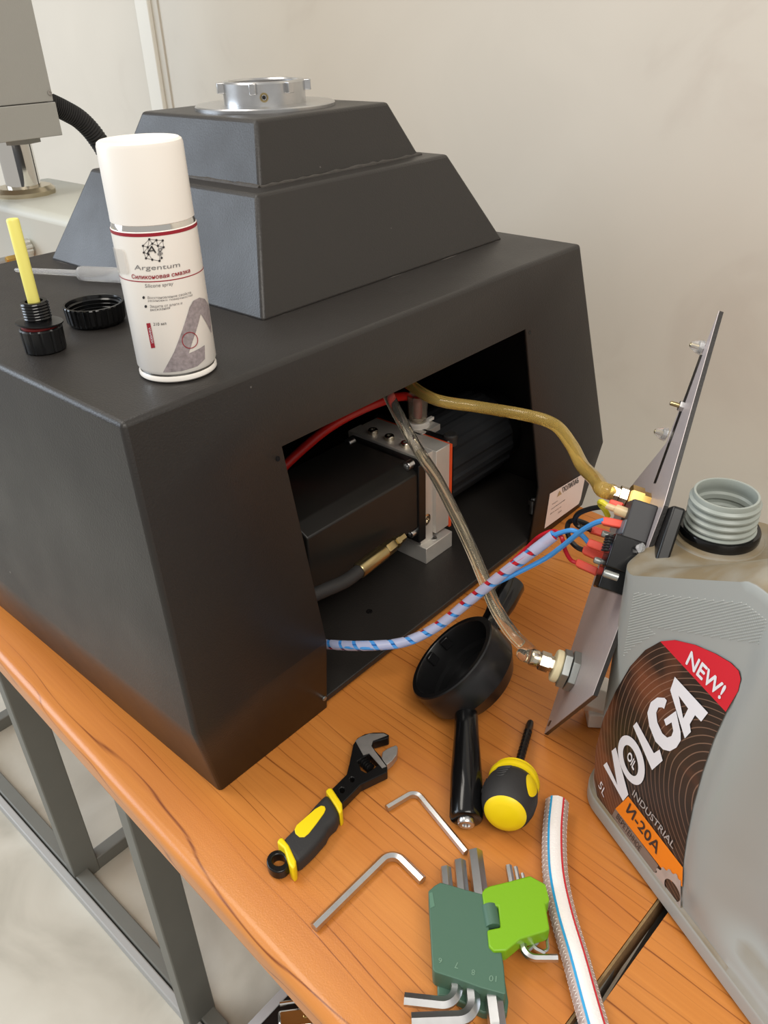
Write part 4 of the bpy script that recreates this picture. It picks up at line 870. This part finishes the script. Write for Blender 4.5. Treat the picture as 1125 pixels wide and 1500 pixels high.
mb = MB(); mb.prism([Wp(x, y, zt + 0.0004) for x, y in face], (0, 0, -0.0006)); mb.build('ground_face', GREYSTEEL, bw, smooth=False)
jaw = [(884, 290), (892, 240), (930, 214), (985, 193), (998, 208), (990, 260), (960, 300), (922, 330)]
mb = MB(); mb.prism([Wp(x, y, zt - 0.0006) for x, y in jaw], (0, 0, -0.0066)); mb.build('moving_jaw', GREYSTEEL, wr, bevel=0.0006, smooth=False)
a, b = Wp(748, 300, 0.0075), Wp(815, 362, 0.0075); wl = (b - a).length
prof = [(0.0015, 0.0)]
for k in range(5): prof += [(0.0026, (k + 0.15) * wl / 5), (0.0040, (k + 0.4) * wl / 5), (0.0040, (k + 0.6) * wl / 5), (0.0026, (k + 0.85) * wl / 5)]
prof += [(0.0015, wl)]
mb = MB(); mb.lathe(prof, a, b - a, 20); mb.build('worm_screw', BLKMETAL, wr, angle=20)
mb = MB(); mb.lathe([(0.0016, 0.0), (0.0016, 0.0022), (0.001, 0.0026)], Wp(838, 404, 0.0075), (Wp(860, 450, 0.0075) - Wp(838, 404, 0.0075)), 14); mb.build('pin', STEEL, wr)
mb = MB(); mb.lathe([(0.0020, 0.0), (0.0020, 0.0022), (0.001, 0.0026)], Wp(893, 388, 0.0075), (Wp(915, 434, 0.0075) - Wp(893, 388, 0.0075)), 14); mb.build('pin', STEEL, wr)
ringo = [(175 + 80 * math.cos(2 * math.pi * k / 28), 990 + 78 * math.sin(2 * math.pi * k / 28)) for k in range(28)]
ringh = [(178 + 46 * math.cos(2 * math.pi * k / 20), 982 + 40 * math.sin(2 * math.pi * k / 20)) for k in range(20)]
mb = MB(); mb.holed([Wp(x, y, 0.0095) for x, y in ringo], [[Wp(x, y, 0.0095) for x, y in ringh]], (0, 0, -0.008)); mb.build('hanging_eye', BLKMETAL, wr, bevel=0.0008, angle=40)
hd = [(508, 512), (430, 592), (330, 712), (240, 800), (192, 850), (230, 920), (290, 1000), (330, 975), (385, 925), (425, 885), (455, 850), (500, 800), (520, 750), (570, 710), (600, 650), (560, 580)]
mb = MB(); mb.prism([Wp(x, y, 0.015) for x, y in hd], (0, 0, -0.0148)); mb.build('rubber_grip', BLKSOFT, wr, bevel=0.0045, seg=4)
for pg in ([(500, 505), (522, 484), (545, 486), (614, 592), (618, 640), (598, 664), (570, 610)], [(166, 858), (180, 832), (205, 824), (250, 880), (298, 985), (298, 1020), (276, 1045), (250, 1010), (215, 900)]):
    mb = MB(); mb.prism([Wp(x, y, 0.0160) for x, y in pg], (0, 0, -0.0158)); mb.build('grip_collar', YEL, wr, bevel=0.002, seg=3)
mb = MB(); mb.prism([Wp(x, y, 0.0156) for x, y in ((470, 608), (494, 612), (502, 632), (490, 660), (440, 730), (385, 800), (355, 824), (322, 824), (294, 800), (288, 772), (302, 742), (360, 692), (430, 630))], (0, 0, -0.003)); mb.build('grip_inlay', YEL, wr, bevel=0.0004)
# loose hex keys
k1 = thing('hex_key', 'small loose steel hex key lying beside the black bowl handle', 'hex key', onz(605, 1166, 0))
mb = MB(); hexkey(mb, onz(567, 1184, 0.0028), onz(609, 1159, 0.0028), onz(683, 1249, 0.0028), 0.0048, 0.007); mb.build('hex_rod', STEEL, k1, angle=25)
k2 = thing('hex_key', 'larger loose steel hex key lying near the table edge below the wrench', 'hex key', onz(572, 1256, 0))
mb = MB(); hexkey(mb, onz(460, 1359, 0.0034), onz(575, 1246, 0.0034), onz(619, 1290, 0.0034), 0.0058, 0.009); mb.build('hex_rod', STEEL, k2, angle=25)
# hex key set in folding holder
def Kp(x, y, z): return onz(570 + x / 3.409, 1220 + y / 3.409, z)
hs = thing('hex_key_holder', 'dark green plastic hex key holder with hinged lime green flap', 'tool holder', Kp(400, 500, 0))
blk = [(196, 290), (228, 262), (256, 246), (300, 258), (380, 282), (470, 306), (500, 480), (560, 590), (572, 660), (584, 800), (575, 806), (455, 772), (340, 730), (228, 694), (218, 680)]
mb = MB(); mb.prism([Kp(x, y, 0.022) for x, y in blk], (0, 0, -0.015)); gb = mb.build('holder_block', GREEN, hs, bevel=0.0018, seg=3)
mb = MB(); mb.prism([Kp(x, y, 0.0075) for x, y in ((230, 300), (470, 320), (560, 620), (596, 840), (590, 900), (470, 900), (300, 815), (242, 815))], (0, 0, -0.0072)); mb.build('base_plate', GREEN, gb, bevel=0.001)
mb = MB(); mb.prism([Kp(x, y, 0.0222) for x, y in ((200, 300), (216, 296), (228, 366), (206, 376))], (0, 0, -0.001)); mb.build('clip_mark', mat('mid_green_plastic', (88, 124, 104), 0.45), gb)
S_K = (lambda x, y: onz(x, y, 0.022).to_2d(), lambda p, l: V((p[0], p[1], 0.022 + l)))
kt = lambda x, y: (570 + x / 3.409, 1220 + y / 3.409)
for tx, a, b, t_ in (('6', (265, 628), (248, 624), (262, 654)), ('7', (346, 648), (328, 644), (344, 680)), ('8', (430, 686), (413, 682), (427, 714)), ('10', (537, 716), (500, 712), (535, 746))):
    put_text(tx, kt(*a), kt(*b), kt(*t_), S_K, mat('embossed_green', (112, 142, 122), 0.45), gb, 'embossed_number', 0.0003)
c = Kp(258, 724, 0.013); dv = (Kp(330, 730, 0.013) - Kp(275, 190, 0.013)).normalized()
mb = MB(); mb.lathe([(0.0036, 0.0), (0.0001, 0.0004)], Kp(262, 712, 0.0145) + dv * 0.002, dv, 6); mb.build('empty_slot', BLK, gb)
keys = [((282, 178), (345, 862), (76, 832), 0.0066, 0.0088, 'steel hex key in the dark green holder, next to the empty slot'),
        ((352, 145), (428, 925), (112, 938), 0.0074, 0.0095, 'steel hex key in the dark green holder, between the other two'),
        ((428, 98), (552, 1060), (300, 1090), 0.0092, 0.0110, 'thickest steel hex key in the dark green holder, beside the lime flap')]
for i, (a, b, c, af, bend, lb) in enumerate(keys):
    z = 0.0135; kk_ = thing('hex_key', lb, 'hex key', Kp(*b, 0))
    mb = MB(); hexkey(mb, Kp(*a, z), Kp(*b, z), Kp(*c, z), af, bend); mb.build('hex_rod', STEEL, kk_, angle=25)
flap = [(464, 296), (478, 276), (502, 264), (600, 240), (702, 212), (780, 254), (800, 330), (796, 348), (780, 352), (802, 478), (780, 492), (655, 530), (585, 588), (522, 590), (498, 566), (490, 484), (548, 472), (556, 470), (545, 364), (474, 366)]
mb = MB(); mb.holed([Kp(x, y, 0.024) for x, y in flap], [], (0, 0, -0.011)); fl = mb.build('lime_flap', LIME, hs, bevel=0.0012, seg=3, smooth=True)
a, b = Kp(500, 372, 0.0200), Kp(520, 478, 0.0200)
mb = MB(); mb.lathe([(0.0052, 0.0), (0.0052, (b - a).length)], a, b - a, 24); mb.build('hinge_barrel', GREEN, hs)
mb = MB(); mb.lathe([(0.0045, 0.0), (0.0042, 0.0015)], Kp(528, 568, 0.0185), (b - a), 24); mb.build('hinge_pin', GREEN, hs)
small = [((596, 166), (680, 625), (842, 626), 0.0040, 0.007, 'largest small hex key below the lime green flap'), ((630, 172), (722, 575), (780, 604), 0.0028, 0.005, 'thin hex key tucked under the lime green flap'), ((664, 204), (748, 540), (690, 590), 0.0024, 0.005, 'thin hex key crossing behind the lime green flap'), ((760, 300), (795, 588), (772, 592), 0.0018, 0.003, 'thinnest hex key at the outer edge of the lime green flap')]
for a, b, c, af, bend, lb in small:
    z = 0.0165 if af > 0.003 else 0.0125
    kk_ = thing('hex_key', lb, 'hex key', Kp(*b, 0)); mb = MB(); hexkey(mb, Kp(*a, z), Kp(*b, z), Kp(*c, z), af, bend); mb.build('hex_rod', STEEL, kk_, angle=25)
# reinforced hose
hp = [onz(816, 1177, 0.0088), onz(812, 1225, 0.0088), onz(814, 1285, 0.0088), onz(826, 1345, 0.0088), onz(845, 1410, 0.0088), onz(864, 1480, 0.0088), onz(884, 1550, 0.0088), onz(910, 1640, 0.0088)]
hpath = spline(hp, 14); hr = 0.0085
hose = thing('reinforced_hose', 'clear braided hose with blue and red stripes lying across the table gap', 'hose', (hp[0].x, hp[0].y, 0))
def strip(path, a0, a1, r, n=5):
    mb = MB(); nrm = None; rings = []
    for i, p in enumerate(path):
        t = (path[min(i + 1, len(path) - 1)] - path[max(i - 1, 0)]).normalized()
        if nrm is None: nrm = UP - t * UP.dot(t)
        nrm = (nrm - t * nrm.dot(t)).normalized(); b = t.cross(nrm)
        rings.append([p + (nrm * math.cos(lerp(a0, a1, k / n)) + b * math.sin(lerp(a0, a1, k / n))) * r for k in range(n + 1)])
    return mb.loft(rings, (False, False), False)
mb = MB(); mb.tube(hpath, hr, 28, roll=UP); mb.build('outer_wall', mat('milky_pvc', (206, 186, 178), 0.22, alpha=0.55), hose)
mb = MB(); mb.tube(hpath, hr * 0.62, 20, roll=UP); mb.build('inner_core', mat('inner_pvc', (226, 214, 208), 0.3), hose)
strip(hpath, -0.42, 0.46, hr + 0.0001).build('white_band', mat('white_band_pvc', (232, 226, 222), 0.35, bump=0.3, bscale=700), hose)
strip(hpath, 0.44, 0.62, hr + 0.0003, 2).build('stripe', mat('blue_stripe', (40, 150, 200), 0.35), hose)
strip(hpath, -0.58, -0.42, hr + 0.0003, 2).build('stripe', mat('red_stripe_pvc', (206, 50, 60), 0.35), hose)
mb = MB(); acc2 = [0.0]
for i in range(1, len(hpath)): acc2.append(acc2[-1] + (hpath[i] - hpath[i - 1]).length)
fr2 = []; nrm = None
for i, p in enumerate(hpath):
    t = (hpath[min(i + 1, len(hpath) - 1)] - hpath[max(i - 1, 0)]).normalized()
    if nrm is None: nrm = UP - t * UP.dot(t)
    nrm = (nrm - t * nrm.dot(t)).normalized(); fr2.append((nrm, t.cross(nrm)))
def hpt(s, a, r):
    s = min(max(s, 0), acc2[-1] - 1e-6); i = min(bisect.bisect(acc2, s) - 1, len(hpath) - 2); u = (s - acc2[i]) / (acc2[i + 1] - acc2[i])
    n_, b_ = fr2[i]; return hpath[i].lerp(hpath[i + 1], u) + (n_ * math.cos(a) + b_ * math.sin(a)) * r
for dr in (1, -1):
    for st_ in range(5):
        pts = []; k = 0
        while True:
            s = k * 0.0018; a = dr * s / 0.0145 * 2 * math.pi / 1.0 * 0.8 + st_ * 2 * math.pi / 5
            if s > acc2[-1]: break
            pts.append(hpt(s, a, hr * 1.0)); k += 1
        mb.tube(pts, 0.00025, 4)
br_ = mb.build('braid', mat('white_thread', (240, 236, 232), 0.5), hose)
# ------------------------------------------------------------------ grey press behind
press = thing('grey_press', 'grey testing press with chrome column standing behind the cabinet by the wall', 'machine', (0.66, 1.25, 0))
mb = MB(); mb.box((0.64, 1.21, 0.14), (0.17, 0.44, 0.28)); mb.build('press_base', PRESSBASE, press, bevel=0.012, seg=4)
fcn = onz(38, 284, 0.28)
mb = MB(); mb.lathe([(0.046, 0.0), (0.046, 0.006), (0.040, 0.012), (0.030, 0.0125)], V((fcn.x, fcn.y, 0.28)), UP, 12); mb.build('column_flange', mat('brushed_flange', (196, 184, 158), 0.3, 1.0), press)
mb = MB(); mb.lathe([(0.0255, 0.0), (0.0255, 0.12)], V((fcn.x, fcn.y, 0.29)), UP, 48); mb.build('column', CHROME, press)
a = ony(92, 198, 1.24); b_ = ony(84, 149, 1.24)
bx0 = 0.46; hz0, hz1 = a.z, b_.z
mb = MB(); mb.box(((bx0 + a.x) / 2, 1.34, (hz0 + hz1) / 2), (a.x - bx0, 0.20, hz1 - hz0)); mb.build('lower_cover', GREYPAINT, press, bevel=0.001)
mb = MB(); mb.box(((bx0 + a.x) / 2, 1.341, (hz1 + 1.0) / 2 + 0.001), (a.x - bx0 - 0.002, 0.196, 1.0 - hz1)); hdc = mb.build('upper_cover', GREYPAINT, press, bevel=0.001)
mb = MB(); mb.lathe([(0.034, 0.0), (0.034, 0.012)], V((fcn.x + 0.008, fcn.y, hz0 - 0.010)), UP, 8); mb.build('column_bush', GREYPAINT, press)
c = ony(72.5, 136, 1.2425); mb = MB(); mb.lathe([(0.0032, 0), (0.0032, 0.0016), (0.0018, 0.0016), (0.0016, 0.0004)], c, V((0, -1, 0)), 14); mb.build('cover_screw', GREYSTEEL, hdc)
cp_ = onx(80, 318, 0.556); c = onz(92, 312, 0.27)
mb = MB(); mb.box((c.x + 0.012, c.y + 0.01, 0.262), (0.05, 0.035, 0.018)); mb.build('grey_stop', mat('grey_plastic', (120, 120, 122), 0.5), press, bevel=0.004)
c = onx(46, 362, 0.555); n = 40
mb = MB(); rings = []
for h, rr in ((0.0, 0.010), (0.004, 0.014), (0.020, 0.014), (0.022, 0.011)):
    rings.append([c + V((-h, rr * (1 - 0.12 * (i % 4 == 0)) * math.cos(2 * math.pi * i / n), rr * (1 - 0.12 * (i % 4 == 0)) * math.sin(2 * math.pi * i / n))) for i in range(n)])
mb.loft(rings); mb.build('knurled_knob', CHROME, press, angle=20)
c = onx(20, 379, 0.54); mb = MB(); mb.lathe([(0.006, 0.0), (0.006, 0.03), (0.004, 0.032)], c + V((0.02, 0, 0)), V((-1, 0, 0)), 6); mb.build('brass_fitting', BRASS, press)
c = onx(6, 382, 0.54); mb = MB(); mb.lathe([(0.006, 0.0), (0.006, 0.03), (0.004, 0.032)], c + V((0.02, 0, 0)), V((-1, 0, 0)), 6); mb.build('steel_fitting', STEEL, press)
hpts = spline([ony(74, 152, 1.30), ony(95, 162, 1.30), ony(118, 176, 1.30), ony(140, 200, 1.30), ony(160, 235, 1.30), ony(175, 290, 1.29), ony(182, 350, 1.28)], 22)
mb = MB(); mb.tube(hpts, 0.014, 16, radf=lambda i: 0.0155 if i % 3 else 0.0132); tag(mb.build('corrugated_hose', BLKSOFT, angle=25), 'black corrugated conduit curving down from the grey press', 'hose')
# ------------------------------------------------------------------ case on the floor
zc = FZ + 0.10; c1 = onz(420, 1439, zc)
case = thing('tool_case', 'black flat case with aluminium edges and latch on the floor', 'case', (0.40, c1.y - 0.15, FZ))
x0, x1, y0, y1 = 0.13, 0.60, c1.y - 0.30, c1.y
mb = MB(); mb.box(((x0 + x1) / 2, (y0 + y1) / 2, (FZ + zc) / 2), (x1 - x0 - 0.006, y1 - y0 - 0.006, zc - FZ - 0.003)); mb.build('case_body', BLK, case)
for (a, b, c, d) in ((x0, x1, y1 - 0.013, y1), (x0, x1, y0, y0 + 0.013), (x0, x0 + 0.013, y0, y1), (x1 - 0.013, x1, y0, y1)):
    mb = MB(); mb.box(((a + b) / 2, (c + d) / 2, zc - 0.006), (b - a, d - c, 0.012)); mb.build('aluminium_edge', mat('case_edge_grey', (186, 188, 192), 0.4, 0.2), case, bevel=0.001)
lc = onz(434, 1494, zc + 0.008)
ax = (V((0.75, -0.66, 0)).normalized(), V((0.66, 0.75, 0)).normalized(), UP)
mb = MB(); mb.box(lc, (0.045, 0.024, 0.014), ax); la = mb.build('latch', CHROME, case, bevel=0.004, seg=3)
mb = MB(); mb.tube([lc + ax[0] * -0.02 + ax[1] * 0.02 + UP * 0.004, lc + ax[0] * 0.04 + ax[1] * 0.02 + UP * 0.004], 0.003, 10); mb.build('latch_bail', CHROME, la)
mb = MB(); mb.lathe([(0.003, 0), (0.002, 0.002)], lc + ax[0] * 0.012 + UP * 0.007, UP, 14); mb.build('rivet', BRASS, la)
